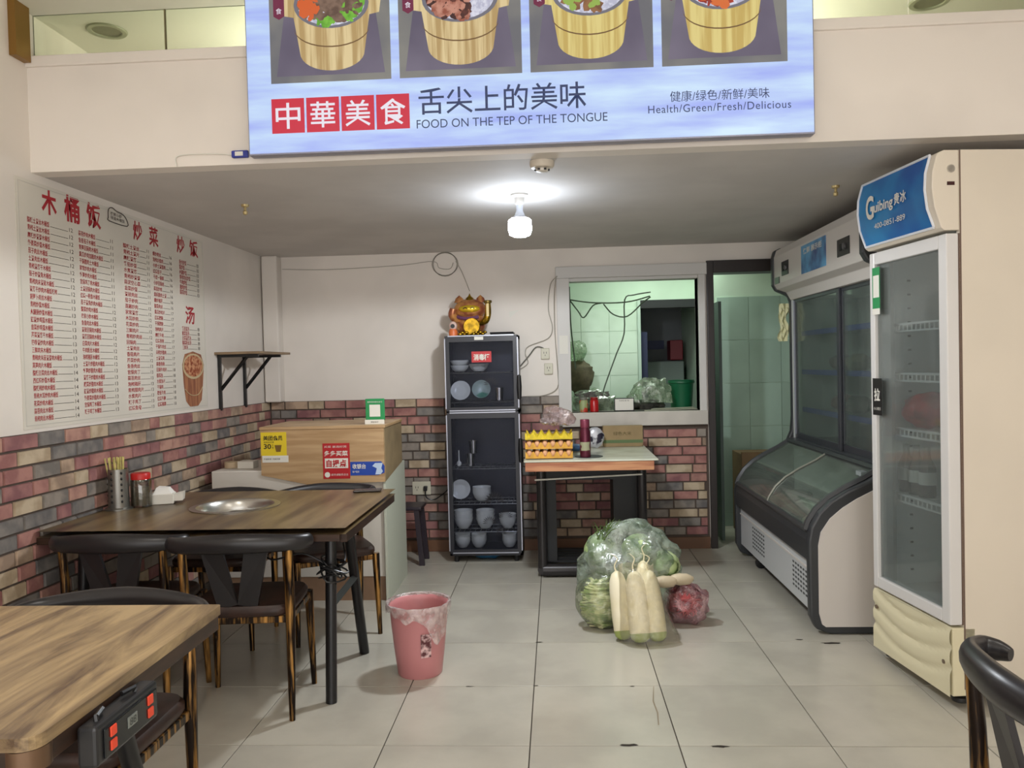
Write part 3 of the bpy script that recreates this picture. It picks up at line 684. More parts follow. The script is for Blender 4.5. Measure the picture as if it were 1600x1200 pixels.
put('carton',MB().box(-.1,.06,-.045,.045,0,.055),paper,t,world=False,smooth=False,bev=.003)
put('open_flap',MB().prism([(0,0),(.055,.0),(.06,.045),(.0,.03)],-.04,.04),paper,t,world=False,smooth=False).location=(.05,0,.015)
put('tissues',MB().add([(-.05,-.03,.05),(.05,-.035,.05),(.06,.03,.052),(-.04,.035,.05),(-.03,-.02,.09),(.03,-.02,.085),(.035,.015,.088),(-.02,.02,.094)],[(0,1,5,4),(1,2,6,5),(2,3,7,6),(3,0,4,7),(4,5,6,7)]),M('tissue',(235,233,228),.9),t,world=False,smooth=False)
# ---------------------------------------------------------------- chairs
def make_chair():
    t=thing('dining_chair','x','chair',group='horn-back dining chairs')
    for s in (-1,1):
        put('leg',MB().tube([(s*.232,-.212,.785),(s*.228,-.195,.50),(s*.225,-.205,.0)],[.017,.022,.013],10,3),bronze,t,world=False)
        put('leg',MB().tube([(s*.225,.185,.47),(s*.235,.205,.0)],[.022,.013],10),bronze,t,world=False)
    fr=MB(); 
    fr.box(-.22,.22,-.205,-.185,.435,.465); fr.box(-.22,.22,.175,.195,.435,.465); fr.box(-.235,-.215,-.2,.19,.435,.465); fr.box(.215,.235,-.2,.19,.435,.465)
    put('seat_frame',fr,bronze,t,world=False,smooth=False,bev=.004)
    n=12; P=[]
    def se(sc,z): 
        out=[]
        for i in range(28):
            a=2*PI*i/28; c_,s_=math.cos(a),math.sin(a); out.append((sc*.235*math.copysign(abs(c_)**.35,c_),sc*.215*math.copysign(abs(s_)**.35,s_)+.0,z))
        return out
    V=se(.97,.466)+se(1.0,.478)+se(1.0,.497)+se(.95,.512)+se(.6,.516)+se(.3,.512); fs=[]
    for j in range(5):
        for i in range(28): a,b=j*28+i,j*28+(i+1)%28; fs.append((a,b,b+28,a+28))
    fs.append(tuple(5*28+i for i in range(28))); fs.append(tuple(range(28))[::-1])
    put('seat',MB().add(V,fs),leather,t,world=False)
    # horn: crescent back rail, thick in the middle, ends curling forward
    hp=[(-.262,-.098,.783),(-.288,-.115,.785),(-.305,-.15,.787),(-.25,-.205,.79),(-.13,-.24,.797),(0,-.255,.80),(.13,-.24,.797),(.25,-.205,.79),(.305,-.15,.787),(.288,-.115,.785),(.262,-.098,.783)]
    b=MB(); b.tube(hp,[.012,.019,.022,.025,.029,.031,.029,.025,.022,.019,.012],14,4,flat=1.45)
    put('backrest',b,hornm,t,world=False)
    for s in (-1,1):
        put('back_brace',MB().add([(s*.15,-.232,.785),(s*.05,-.244,.785),(s*.0,-.20,.52),(s*.085,-.2,.50),(s*.15,-.215,.785),(s*.05,-.227,.785),(s*.0,-.183,.52),(s*.085,-.183,.50)],[(0,1,2,3),(4,5,6,7),(0,3,7,4),(1,2,6,5),(0,1,5,4),(2,3,7,6)]),hornm,t,world=False,smooth=False)
    return t
ch0=make_chair()
spots=[((-1.44,3.61,0),.09,'horn-back chair under the near side of the hotpot table, right of the pair'),
 ((-2.0,3.65,0),0,'horn-back chair under the near side of the hotpot table, by the bricks'),
 ((-1.36,4.63,0),-2.65,'askew horn-back chair beyond the hotpot table, brown seat showing by the counter'),
 ((-1.95,4.50,0),PI,'horn-back chair at the far left of the hotpot table, only its top rail showing'),
 ((-1.43,2.29,0),PI,'horn-back chair behind the left foreground table, dark rail just above the tabletop'),
 ((1.23,1.80,0),-PI/2,'horn-back chair at the right foreground edge with a gold worn leg')]
for i,(l,rz,lb) in enumerate(spots):
    o=ch0 if i==0 else copy_tree(ch0)
    o.location=l; o.rotation_euler=(0,0,rz); o['label']=lb
# stool by the counter
t=thing('stool','dark stool standing between the counter and the glass cabinet','stool',(-1.08,6.25,0))
t.location=(-1.2,6.25,0); sm=M('stool_plastic',(48,40,48),.4)
put('seat',MB().box(-.13,.13,-.13,.13,.43,.46),sm,t,world=False,smooth=False,bev=.01)
for sx in (-1,1):
    for sy in (-1,1): put('leg',MB().prism([(sx*.09-.02,.43),(sx*.125-.02,0),(sx*.125+.02,0),(sx*.09+.02,.43)],sy*.11-.015,sy*.11+.015),sm,t,world=False,smooth=False)
# ---------------------------------------------------------------- bin
c=(-.722,3.98,0); pink=M('pink_plastic',(196,130,132),.4)
t=thing('waste_bin','pink plastic waste bin with a clear liner on the tiled floor','bin',c)
n=60;prof=[(.108,.0),(.112,.006),(.125,.12),(.138,.25),(.146,.335),(.152,.338),(.154,.35),(.150,.356),(.144,.352),(.136,.33),(.107,.01),(0,.008)]
b=MB(); vs=[];fs=[]
for r_,z in prof:
    for i in range(n):
        a=2*PI*i/n; q=r_*(1+(.012 if (i%2 and .02<z<.32) else 0)); vs.append((c[0]+q*math.cos(a),c[1]+q*math.sin(a),z))
for j in range(len(prof)-1):
    for i in range(n): a,b2=j*n+i,j*n+(i+1)%n; fs.append((a,b2,b2+n,a+n))
fs.append(tuple(range(n))[::-1]); put('bucket',b.add(vs,fs),pink,t)
film=glass('clear_film',(250,245,245),.10,.15,dens=.38,dcol=(235,222,220),bump=.8,bscale=22)
b=MB(); vs=[];fs=[];pr=[(.1,.06),(.12,.2),(.142,.33),(.150,.364),(.161,.366),(.165,.345),(.163,.315)]
for j,(r_,z) in enumerate(pr):
    for i in range(n):
        a=2*PI*i/n; w_=noise.noise(Vector((math.cos(a)*3,math.sin(a)*3,j*.6))); drop=(.06*max(0,math.sin(a-4.0))**6+.02*w_) if j>=5 else .006*w_
        q=r_+.01*w_*(1 if j>2 else .3); vs.append((c[0]+q*math.cos(a),c[1]+q*math.sin(a),z-drop*(j-4 if j>4 else .5)))
for j in range(len(pr)-1):
    for i in range(n): a,b2=j*n+i,j*n+(i+1)%n; fs.append((a,b2,b2+n,a+n))
put('liner',b.add(vs,fs),film,t)
lbp=MB(); A0=-1.35; vs=[];fs=[]
for k_,(z) in enumerate((.115,.235)):
    for i in range(4):
        a=A0+.13*i; r_=.127+(z-.115)*.1+.004; vs.append((c[0]+r_*math.cos(a),c[1]+r_*math.sin(a),z))
fs=[(i,i+1,i+5,i+4) for i in range(3)]
lb_=lab(put('label_strip',lbp.add(vs,fs),M('bin_label',(225,190,190),.5,c2=(90,40,46),scale=40),t),'torn printed label')
# ---------------------------------------------------------------- vegetables
greenbag=glass('bag_film',(228,240,228),.14,.14,dens=.26,dcol=(205,220,205),bump=1,bscale=16)
def bag(name,label,c,r,fm,seed,amp=.35,top=None,cat='bag'):
    t=thing(name,label,cat,(c[0],c[1],0))
    b=MB().ball(c,r,40,28,amp,2.6,seed)
    for v in b.v:
        v+=Vector((noise.noise(v*14+Vector((seed,0,0))),noise.noise(v*14+Vector((0,seed,5))),noise.noise(v*14)))*.018
        if v.z<.004: v.z=.004
    o=put('bag_film',b,fm,t); return t
bigbag=bag('vegetable_bag','large clear bag of leafy greens at the back of the pile on the floor','x' and (.415,4.80,.29),(.30,.2,.30),greenbag,3,.22)
leafg=M('leafy_green',(120,150,84),.5,c2=(190,205,150),scale=9,bump=.4,bscale=20)
paleg=M('pale_cabbage',(196,208,160),.5,c2=(150,178,110),scale=7,bump=.4,bscale=16)
stalk=M('pale_stalk',(226,224,182),.5,c2=(150,168,104),scale=18,pos=(.42,.6))
def cabbage(x,y,z,r,rot,parent_label):
    t=thing('cabbage',parent_label,'cabbage',(x,y,z))
    put('heart',MB().ball((0,0,0),(r*.8,r*.8,r),16,10,.15,2,x*9),paleg,t,world=False)
    for k_ in range(7):
        a=k_*PI*2/7+.3; b=MB(); vs=[];fs=[]
        for i in range(6):
            for j in range(6):
                u=(i/5-.5)*1.1; v=j/5; rad=r*(.84+.12*v*v+.05*math.sin(j*3+i*2)*v)
                th=a+u*(1-.4*abs(v-.5)); ph=-1.2+2.3*v
                vs.append((rad*math.cos(ph)*math.cos(th),rad*math.cos(ph)*math.sin(th),r*1.1*math.sin(ph)))
        fs=[(i*6+j,i*6+j+1,(i+1)*6+j+1,(i+1)*6+j) for i in range(5) for j in range(5)]
        put('leaf',b.add(vs,fs),leafg if k_%2 else paleg,t,world=False)
    t.rotation_euler=rot; return t
cabbage(.24,4.82,.42,.105,(.3,.6,0),'green cabbage at the upper left inside the large clear bag')
cabbage(.46,4.78,.43,.10,(1.2,.2,.6),'green cabbage at the top centre inside the large clear bag')
cabbage(.62,4.78,.33,.10,(1.4,.9,.2),'green cabbage at the right inside the large clear bag')
cabbage(.42,4.82,.22,.11,(0,.9,2),'pale cabbage low in the middle of the large clear bag')
# leafy tips poking out
t=thing('celery_bunch','bunch of dark green stalk tips poking out of the top of the large bag','celery',(.30,4.74,.5))
b=MB(); rnd=random.Random(2)
for k_ in range(26):
    x=.27+rnd.uniform(-.05,.05); y=4.74+rnd.uniform(-.03,.03); dx=rnd.uniform(-.05,.09); b.tube([(x,y,.50),(x+dx*.5,y,.55+rnd.uniform(0,.03)),(x+dx,y+rnd.uniform(-.02,.02),.58+rnd.uniform(-.03,.045))],[.004,.003,.001],5,2)
put('stalk',b,M('dark_leaf',(84,110,44),.5,var=.3,scale=20),t)
# left bag of pale stalks
lb2=bag('stalk_bag','clear bag of pale shredded stalks at the left front of the pile','x' and (.235,4.66,.155),(.15,.13,.16),glass('bag_film_clear',(240,245,232),.08,.12,dens=.10,dcol=(215,222,200),bump=1,bscale=20),8,.12)
t=thing('stalk_pile','pale green shredded vegetable stalks inside the left clear bag','vegetable',(.235,4.66,0)); b=MB()
for k_ in range(150):
    a=rnd.uniform(-1,1); z=rnd.uniform(.02,.28); w_=math.sqrt(max(.02,1-((z-.15)/.155)**2)); y=4.66-.105*w_*rnd.uniform(.6,1.05)
    x0=.235-.13*w_; x1=.235+.13*w_; s_=rnd.uniform(-.25,.25)*.1
    b.tube([(x0+rnd.uniform(0,.05),y+.05,z-s_+.0),((x0+x1)/2,y,z+rnd.uniform(-.02,.02)),(x1-rnd.uniform(0,.05),y+.05,max(.012,z+s_+rnd.uniform(-.02,.02)))],.0058,5,3)
o=put('stalk',b,stalk,t); o['kind']='stuff'
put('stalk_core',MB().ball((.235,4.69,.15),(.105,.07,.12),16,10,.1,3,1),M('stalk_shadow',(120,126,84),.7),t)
# daikon
dk=M('daikon_skin',(238,230,202),.42,c2=(226,216,176),scale=5,bump=.1,bscale=12); dkg=M('daikon_green',(158,172,96),.5)
def daikon(x,y,r,h,lean,twist,label):
    t=thing('daikon',label,'radish',(x,y,r*.98+.004))
    prof=[(0,0),(r*.5,.004),(r*.85,.02),(r,.05),(r*1.05,h*.35),(r*1.0,h*.7),(r*.88,h*.86),(r*.6,h*.96),(r*.2,h)]
    put('root_body',MB().lathe(prof,(0,0,0),18),dk,t,world=False)
    put('green_crown',MB().lathe([(0,-.004),(r*.5,.0),(r*.88,.017),(r*1.01,.045),(r*.9,.046)],(0,0,0),18),dkg,t,world=False)
    put('root_hair',MB().tube([(0,0,h*.97),(.006*twist,.0,h+.03),(-.01*twist,-.005,h+.07),(.02*twist,0,h+.10)],[.006,.004,.003,.001],6,3),dk,t,world=False)
    t.location=(x,y,.012); t.rotation_euler=(-lean,twist*.06,0)
for a in ((.345,4.41,.052,.37,.32,-1.3,'leftmost white daikon radish standing in the front bag'),(.432,4.36,.056,.38,.33,-.9,'second white daikon radish from the left in the front bag'),
          (.53,4.38,.052,.38,.34,-1.6,'right-hand white daikon radish in the front bag with a green crown'),(.455,4.47,.046,.41,.3,.9,'daikon radish at the back of the front bag')): daikon(*a)
rb=thing('radish_bag','thin clear bag wrapped round the white daikon radishes at the front','bag',(.44,4.4,0))
b=MB(); vs=[];fs=[];n=40
for j,(z,rx_,ry_,ox,oy) in enumerate(((.006,.13,.085,.02,.0),(.05,.145,.10,.02,.0),(.12,.14,.10,.01,.03),(.22,.125,.095,.0,.06),(.31,.115,.085,-.01,.09),(.37,.10,.075,-.02,.11),(.40,.10,.06,-.02,.115))):
    for i in range(n):
        a=2*PI*i/n; w_=1+.07*noise.noise(Vector((math.cos(a)*4,math.sin(a)*4,z*12)))
        ex=.06*max(0,1-z/.15)*max(0,math.cos(a+.35))**6
        vs.append((.445+ox+(rx_*w_+ex)*math.cos(a),4.39+oy+ry_*w_*math.sin(a),z+(.02*noise.noise(Vector((a*3,0,0))) if j==6 else 0)))
for j in range(6):
    for i in range(n): a,b2=j*n+i,j*n+(i+1)%n; fs.append((a,b2,b2+n,a+n))
put('bag_film',b.add(vs,fs),glass('bag_film_thin',(250,248,240),.07,.1,dens=.10,dcol=(230,225,215),bump=1,bscale=22),rb)
# red bag + pale root bag on right
t=bag('red_vegetable_bag','clear bag of red shredded vegetable at the right of the pile','x' and (.735,4.72,.115),(.135,.10,.125),glass('bag_film_pink',(250,225,228),.10,.12,dens=.22,dcol=(215,170,180),bump=1,bscale=24),5,.25)
t=thing('red_shreds','red shredded vegetable filling the small bag at the right','vegetable',(.735,4.72,0))
put('red_mass',MB().ball((.73,4.725,.125),(.105,.075,.10),24,16,.2,4,2),M('red_radish',(150,62,68),.6,c2=(104,38,48),scale=26,bump=.6,bscale=50),t)
b=MB()
for k_ in range(60):
    a=rnd.uniform(0,6.28); q=rnd.uniform(.2,1); b.tube([(.73+.095*q*math.cos(a),4.65-.0+.02*q*q,.13+.085*q*math.sin(a)),(.73+.05*q*math.cos(a+.5),4.645,.135+.05*q*math.sin(a+.5)),(.73+.07*q*math.cos(a+1),4.65,.13+.08*q*math.sin(a+1))],.003,4,2)
o=put('shred',b,M('pink_shred',(205,100,104),.5),t); o['kind']='stuff'
for x,y,z,l in ((.60,4.63,.27,'pale root lying on top of the red bag, left one'),(.70,4.66,.275,'pale root lying on top of the red bag, right one')):
    tag(put('pale_root',MB().ball((0,0,0),(.075,.035,.035),14,8,.1,3,x),M('root_beige',(206,190,160),.5,var=.1,scale=9),loc=(x,y,z)),l,'root vegetable')
# ---------------------------------------------------------------- glass disinfection cabinet
cb=thing('disinfection_cabinet','tall black glass-door disinfection cabinet with silver edges against the brick wall','cabinet',(-.58,6.2,0))
cx0,cx1,cyf,cyb=-.868,-.292,6.2,6.56
cm_=M('cabinet_black',(30,31,40),.35)
b=MB(); b.box(cx0,cx0+.02,cyf+.03,cyb,.05,1.78); b.box(cx1-.02,cx1,cyf+.03,cyb,.05,1.78); b.box(cx0,cx1,cyb-.01,cyb,.05,1.78); b.box(cx0,cx1,cyf+.03,cyb,1.755,1.785); b.box(cx0,cx1,cyf+.03,cyb,.05,.09); b.box(cx0,cx1,cyf+.03,cyb,1.17,1.20)
put('body',b,cm_,cb,smooth=False)
cg=glass('cabinet_glass',(226,228,235),0,.03,dens=.045,dcol=(120,122,132),bscale=3,fm=0,flat=1)
def cdoor(z0,z1,hz):
    b=MB(); w=.03; b.box(cx0+.008,cx1-.008,cyf,cyf+.028,z1-w*1.6,z1); b.box(cx0+.008,cx1-.008,cyf,cyf+.028,z0,z0+w); b.box(cx0+.008,cx0+.008+w,cyf,cyf+.028,z0+w,z1-w*1.6); b.box(cx1-.008-w,cx1-.008,cyf,cyf+.028,z0+w,z1-w*1.6)
    d=put('door',b,cm_,cb,smooth=False)
    put('pane',MB().box(cx0+.04,cx1-.04,cyf+.01,cyf+.016,z0+w,z1-w*1.6),cg,d,smooth=False)
    for x in (cx0,cx1-.006): put('silver_edge',MB().box(x,x+.008,cyf-.004,cyf+.01,z0+.02,z1-.02),silver,d,smooth=False)
    for z in (z0,z1-.006): put('silver_edge',MB().box(cx0+.03,cx1-.03,cyf-.004,cyf+.004,z,z+.008),silver,d,smooth=False)
    put('handle',MB().lathe([(.0,-.10),(.02,-.09),(.026,0),(.02,.09),(0,.10)],(cx1+.004,cyf+.0,hz),12,sx=.8,sy=.8),black,d)
    return d
dU=cdoor(1.195,1.785,1.375); dD=cdoor(.075,1.185,.88)
for z,p in ((1.496,dU),(1.262,dU),(.74,dD),(.46,dD),(.24,dD)):
    b=MB()
    for k_ in range(13): b.tube([(cx0+.03+.043*k_,cyf+.04,z),(cx0+.03+.043*k_,cyb-.02,z)],.0025,4)
    for y in (cyf+.04,cyb-.03,(cyf+cyb)/2): b.tube([(cx0+.022,y,z-.004),(cx1-.022,y,z-.004)],.004,5)
    put('wire_shelf',b,steel,cb)
for x in (cx0+.05,cx1-.05):
    for y in (cyf+.06,cyb-.05): put('foot',MB().lathe([(.018,0),(.022,.05)],(x,y,0),10),black,cb)
q=lab(put('sticker',MB().box(-.655,-.50,cyf+.004,cyf+.009,1.575,1.66),M('sticker_red',(190,40,44),.5),dU,smooth=False),'red sticker with white characters')
text('消毒柜',paper,q,(-.64,cyf+.003,1.59),.125,.05,bold=.03)
put('badge',MB().box(-.63,-.56,cyf-.004,cyf,1.75,1.775),paper,dU,smooth=False)
def lotus(x,z,r,p):
    b=MB()
    for k_ in range(11):
        a=PI*(.0+k_/10); ca,sa=math.cos(a),math.sin(a); px,pz=-sa,ca
        b.add([(x+ca*r*.25,cyf+.008,z+sa*r*.25),(x+ca*r*.7+px*r*.06,cyf+.008,z+sa*r*.7+pz*r*.06),(x+ca*r,cyf+.008,z+sa*r),(x+ca*r*.7-px*r*.06,cyf+.008,z+sa*r*.7-pz*r*.06)],[(0,1,2,3)])
    put('flower_print',b,M('flower_ink',(24,22,26),.6),p,smooth=False)
lotus(-.50,.48,.085,dD); lotus(-.545,.31,.06,dD); lotus(-.42,.36,.06,dD); lotus(-.51,1.40,.06,dU); lotus(-.46,.225,.05,dD)
china=M('white_china',(240,240,228),.3)
def bowlmesh(name,r,h,loc,label,up=True,tilt=0,mat=china,group='white bowls in the glass cabinet',cat='bowl'):
    pr_=[(0,.004),(r*.45,.004),(r*.45,0),(r*.5,0),(r*.8,h*.35),(r*.97,h*.8),(r,h),(r*.96,h),(r*.75,h*.4),(r*.4,h*.15),(0,h*.14)]
    o=put(name,MB().lathe(pr_,(0,0,0),20),mat); o.location=loc
    if not up: o.rotation_euler=(PI,0,0); o.location.z+=h
    if tilt: o.rotation_euler=(tilt,0,0)
    return tag(o,label,cat,group)
bb=None
def stack(x,y,z,n,r=.062,h=.065,pos='',up=True,step=.024):
    global bb
    for k_ in range(n):
        l='white bowl, cabinet %s'%pos + (', topmost of its stack' if k_==n-1 and n>1 else (', lowest of its stack' if k_==0 and n>1 else (', inside its stack' if n>1 else '')))
        bowlmesh('bowl',r,h,(x,y,z+step*k_),l,up,group='bowls '+pos)
stack(-.775,6.33,.098,3,pos='bottom shelf left',step=.022); stack(-.645,6.33,.098,3,pos='bottom shelf centre',step=.022); stack(-.40,6.33,.098,3,.06,pos='bottom shelf right',step=.022)
stack(-.765,6.33,.252,3,.075,.085,pos='second-lowest shelf left',step=.03); stack(-.59,6.33,.252,3,.075,.085,pos='second-lowest shelf centre',step=.03); stack(-.41,6.33,.252,2,.07,.08,pos='second-lowest shelf right',step=.03)
stack(-.615,6.35,.47,3,.075,.07,pos='middle shelf',step=.02)
stack(-.615,6.36,1.505,1,.08,.06,pos='top shelf centre'); stack(-.77,6.36,1.505,2,.075,.05,pos='top shelf left',step=.04)
bowlmesh('bowl',.075,.06,(-.595,6.36,1.345),'pale green and white bowl tilted on the upper second shelf',tilt=1.25,mat=M('green_white_china',(190,205,195),.3,c2=(90,150,125),scale=4,pos=(.5,.55)),group='tilted tableware')
pl=bowlmesh('plate',.08,.02,(-.765,6.36,1.35),'round pale plate leaning on the upper second shelf',tilt=1.3,cat='plate',group='leaning plates')
bowlmesh('plate',.08,.02,(-.79,6.40,.55),'round plate leaning at the left of the middle shelf',tilt=1.3,cat='plate',group='leaning plates')
for x,z,l in ((-.695,.75,'steel cup on the lower upper shelf of the glass cabinet, left one'),(-.672,.852,'steel cup standing on the other steel cup'),(-.455,1.27,'steel cup at the right of the upper door shelf')):
    tag(put('steel_cup',MB().lathe([(0,0),(.030,0),(.036,.10),(.034,.10),(.029,.004),(0,.004)],(0,0,0),16),M('shiny_steel',(215,212,205),.2,1),loc=(x,6.33,z)),l,'cup')
tag(put('spoon',MB().lathe([(0,0),(.018,.01),(.02,.03),(.005,.05),(.004,.13),(0,.132)],(0,0,0),10),china,loc=(-.79,6.33,.745)),'white spoon standing on the cup shelf of the cabinet','spoon')
tag(put('blue_cloth',MB().ball((-.58,6.36,.027),(.11,.08,.023),16,8,.3,3,1),M('blue_fabric',(40,100,140),.8)),'blue cloth on the floor under the glass cabinet','cloth')
t=thing('black_tray','flat black tray lying on top of the cabinet','tray',(-.42,6.36,1.786))
put('base',MB().box(-.51,-.33,6.28,6.46,1.786,1.80),black,t,smooth=False,bev=.004); put('lip',MB().tube([(-.51,6.28,1.805),(-.33,6.28,1.805),(-.33,6.46,1.805),(-.51,6.46,1.805),(-.51,6.28,1.805)],.006,6),black,t)
# lucky cat figurine
gd=M('gold_paint',(190,150,40),.25,.85,var=.3,scale=20); rb_=M('red_gold',(150,84,60),.32,.4,c2=(204,146,84),scale=16)
t=thing('lucky_cat_figurine','red and gold beckoning cat ornament on top of the glass cabinet','figurine',(-.67,6.36,1.786))
z0=1.786
put('body',MB().ball((-.675,6.38,z0+.10),(.12,.09,.11),20,12,.08,4,1),rb_,t)
put('head',MB().ball((-.675,6.37,z0+.215),(.13,.09,.085),24,14),rb_,t)
for s in (-1,1): put('ear',MB().lathe([(.042,0),(.03,.035),(0,.06)],(-.675+s*.085,6.37,z0+.27),12,sy=.5),rb_,t)
put('crown',MB().lathe([(.04,0),(.03,.02),(.012,.035),(0,.06)],(-.675,6.36,z0+.285),12),gd,t)
put('face',MB().ball((-.675,6.30,z0+.215),(.085,.03,.032),20,10),M('gold_face',(225,190,50),.25,.6),t)
for s in (-1,1): put('eye',MB().tube([(-.675+s*.045,6.268,z0+.212),(-.675+s*.03,6.264,z0+.224),(-.675+s*.012,6.266,z0+.214)],.004,5,3),M('eye_brown',(70,40,20),.5),t)
put('raised_arm',MB().tube([(-.60,6.33,z0+.10),(-.545,6.30,z0+.12),(-.525,6.29,z0+.18),(-.525,6.29,z0+.26)],[.02,.028,.027,.022],10,4),gd,t)
put('scroll_cap',MB().lathe([(.03,0),(.034,.01),(.03,.022)],(-.525,6.29,z0+.255),12),M('dull_gold',(120,100,50),.4,.7),t)
put('scroll_panel',MB().box(-.535,-.515,6.262,6.267,z0+.15,z0+.25),M('pale_gold',(215,190,130),.5),t,smooth=False)
put('other_arm',MB().tube([(-.78,6.34,z0+.12),(-.81,6.31,z0+.17),(-.80,6.30,z0+.22)],[.03,.035,.028],10,4),rb_,t)
put('coin',MB().lathe([(0,-.01),(.062,-.01),(.068,0),(.062,.01),(0,.012)],(-.655,6.27,z0+.075),20,'y'),gd,t)
b=MB()
for k_ in range(12): b.ball((-.75+.018*k_,6.26+.01*(k_%3),z0+.014+.012*(k_%2)),(.018,.016,.012),8,6)
put('ingots',b,gd,t)
put('collar',MB().tube([(-.77,6.31,z0+.155),(-.72,6.285,z0+.14),(-.66,6.28,z0+.138),(-.60,6.29,z0+.15)],.014,8,4),M('purple_trim',(100,60,90),.4),t)
t=thing('dog_ornament','small orange ornament with a round white face in front of the lucky cat','ornament',(-.80,6.26,1.786))
put('body',MB().lathe([(.034,0),(.036,.03),(.028,.055)],(-.80,6.25,z0),14),M('orange_ornament',(214,112,60),.4),t); put('head',MB().ball((-.80,6.25,z0+.08),(.032,.028,.036),14,10),M('ornament_white',(220,190,180),.4),t); put('face',MB().disc((-.80,6.22,z0+.078),.017,.017),black,t,smooth=False)
# ---------------------------------------------------------------- work table
t=thing('work_table','marble topped work table on a dark tubular frame under the hatch','table',(.23,5.95,0))
wz=.885
put('tabletop',MB().box(-.235,.685,5.46,6.38,wz-.012,wz),M('marble_top',(205,208,190),.25,c2=(188,190,172),scale=4),t,smooth=False,bev=.003)
put('front_edge',MB().box(-.225,.655,5.465,5.50,wz-.075,wz-.012),M('pine_edge',(196,140,98),.45,c2=(160,96,66),scale=4,stretch=(.7,1,8)),t,smooth=False)
put('side_edge',MB().box(.63,.66,5.5,6.36,wz-.075,wz-.012),MC['pine_edge'],t,smooth=False)
fm=M('frame_dark',(50,47,48),.35,.4)
for x in (-.125,.60):
    for y in (5.77,6.28): put('leg',MB().tube([(x,y,.07),(x,y,wz-.075)],.035,12),fm,t)
put('base_rail',MB().tube([(-.125,5.77,.05),(.62,5.77,.05)],.045,12),fm,t); put('base_rail',MB().tube([(-.125,6.28,.05),(.62,6.28,.05)],.045,12),fm,t)
for x in (-.125,.60): put('base_rail',MB().tube([(x,5.77,.05),(x,6.28,.05)],.04,10),fm,t)
b=MB()
for k_ in range(5): b.box(-.1,.58,5.84+.09*k_,5.88+.09*k_,.085,.10)
put('base_tray',b,dark,t,smooth=False)
put('side_panel',MB().box(-.10,-.02,5.82,6.2,.1,wz-.08),dark,t,smooth=False); put('side_panel',MB().box(.40,.565,5.85,6.2,.1,wz-.08),dark,t,smooth=False)
put('top_rail',MB().box(-.12,.58,5.80,5.84,.70,wz-.075),dark,t,smooth=False)
lab(put('white_rod',MB().tube([(-.17,5.72,.715),(.60,5.72,.745)],.006,6),paper,t),'thin white rod across the front')
# egg trays
def egg_tray(z,mat,label,flip=1):
    t=thing('egg_tray',label,'egg tray',(-.06,5.68,z)); nx,ny=6,5; p=.055; N=8; vs=[];fs=[]
    for j in range(ny*N+1):
        for i in range(nx*N+1):
            x=i/N; y=j/N; h=.024*(1-math.cos(2*PI*x)*1.0)*.5*0+.022*math.cos(2*PI*x)*math.cos(2*PI*y)
            h2=.02*(abs(math.cos(PI*x))**2+abs(math.cos(PI*y))**2-1)
            h2*=flip*1.15; ed=min(x,y,nx-x,ny-y); vs.append((-.165+x*p,-.1375+y*p,max(.004,.022+h2-(.012 if ed<.3 else 0))))
    A=nx*N+1
    fs=[(j*A+i,j*A+i+1,(j+1)*A+i+1,(j+1)*A+i) for j in range(ny*N) for i in range(nx*N)]
    o=put('tray',MB().add(vs,fs),mat,t,world=False); m_=o.modifiers.new('s','SOLIDIFY'); m_.thickness=.003
    sk=MB(); 
    for (xa,ya,xb,yb_) in ((-.165,-.1375,.165,-.1375),(.165,-.1375,.165,.1375),(-.165,.1375,.165,.1375),(-.165,-.1375,-.165,.1375)):
        n=30
        for i in range(n):
            s0,s1=i/n,(i+1)/n
            def zz(s,x,y): return .014+(.056 if flip==2 else .040)*(abs(math.cos(PI*((x+.165)/p)))**2 if abs(abs(y)-.1375)<.001 else abs(math.cos(PI*((y+.1375)/p)))**2)
            P=[(xa+(xb-xa)*s,ya+(yb_-ya)*s) for s in (s0,s1)]
            sk.add([(P[0][0],P[0][1],.004),(P[1][0],P[1][1],.004),(P[1][0],P[1][1],zz(0,*P[1])),(P[0][0],P[0][1],zz(0,*P[0]))],[(0,1,2,3)])
    put('rim_wall',sk,mat,t,world=False,smooth=False)
    return t
yt=M('yellow_pulp',(224,196,40),.6,var=.12,scale=20); ot=M('orange_pulp',(222,164,60),.6,var=.12,scale=20)
eggm=M('egg_shell',(214,160,116),.5)
e0=None
for li,(z,mt_,lb) in enumerate(((wz+.002,ot,'orange-yellow egg tray, lowest of the stack on the marble table'),(wz+.068,ot,'orange-yellow egg tray, middle of the stack under the yellow one'),(wz+.134,yt,'bright yellow egg tray, topmost of the stack'))):
    egg_tray(z,mt_,lb,2 if li==3 else 1)
    if li in (0,1):
        for i in range(6):
            for j in ((0,1,2,3,4) if i==5 else (0,)):
                if e0 is None: e0=put('egg',MB().ball((0,0,0),(.022,.022,.029),14,10),eggm); o=e0
                else: o=e0.copy(); COL.objects.link(o)
                o.location=(-.06-.1375+.055*i,5.68-.11+.055*j,z+.035)
                tag(o,'brown egg in the %s egg tray, %s'%(('lowest','middle')[li],('front row, '+('leftmost','second from left','third from left','third from right','second from right','rightmost')[i]) if j==0 else ('right side, '+('second','third','fourth','rearmost')[j-1]+' from the front' if j<4 else 'right side, rearmost')),'egg','eggs in the tray stack')
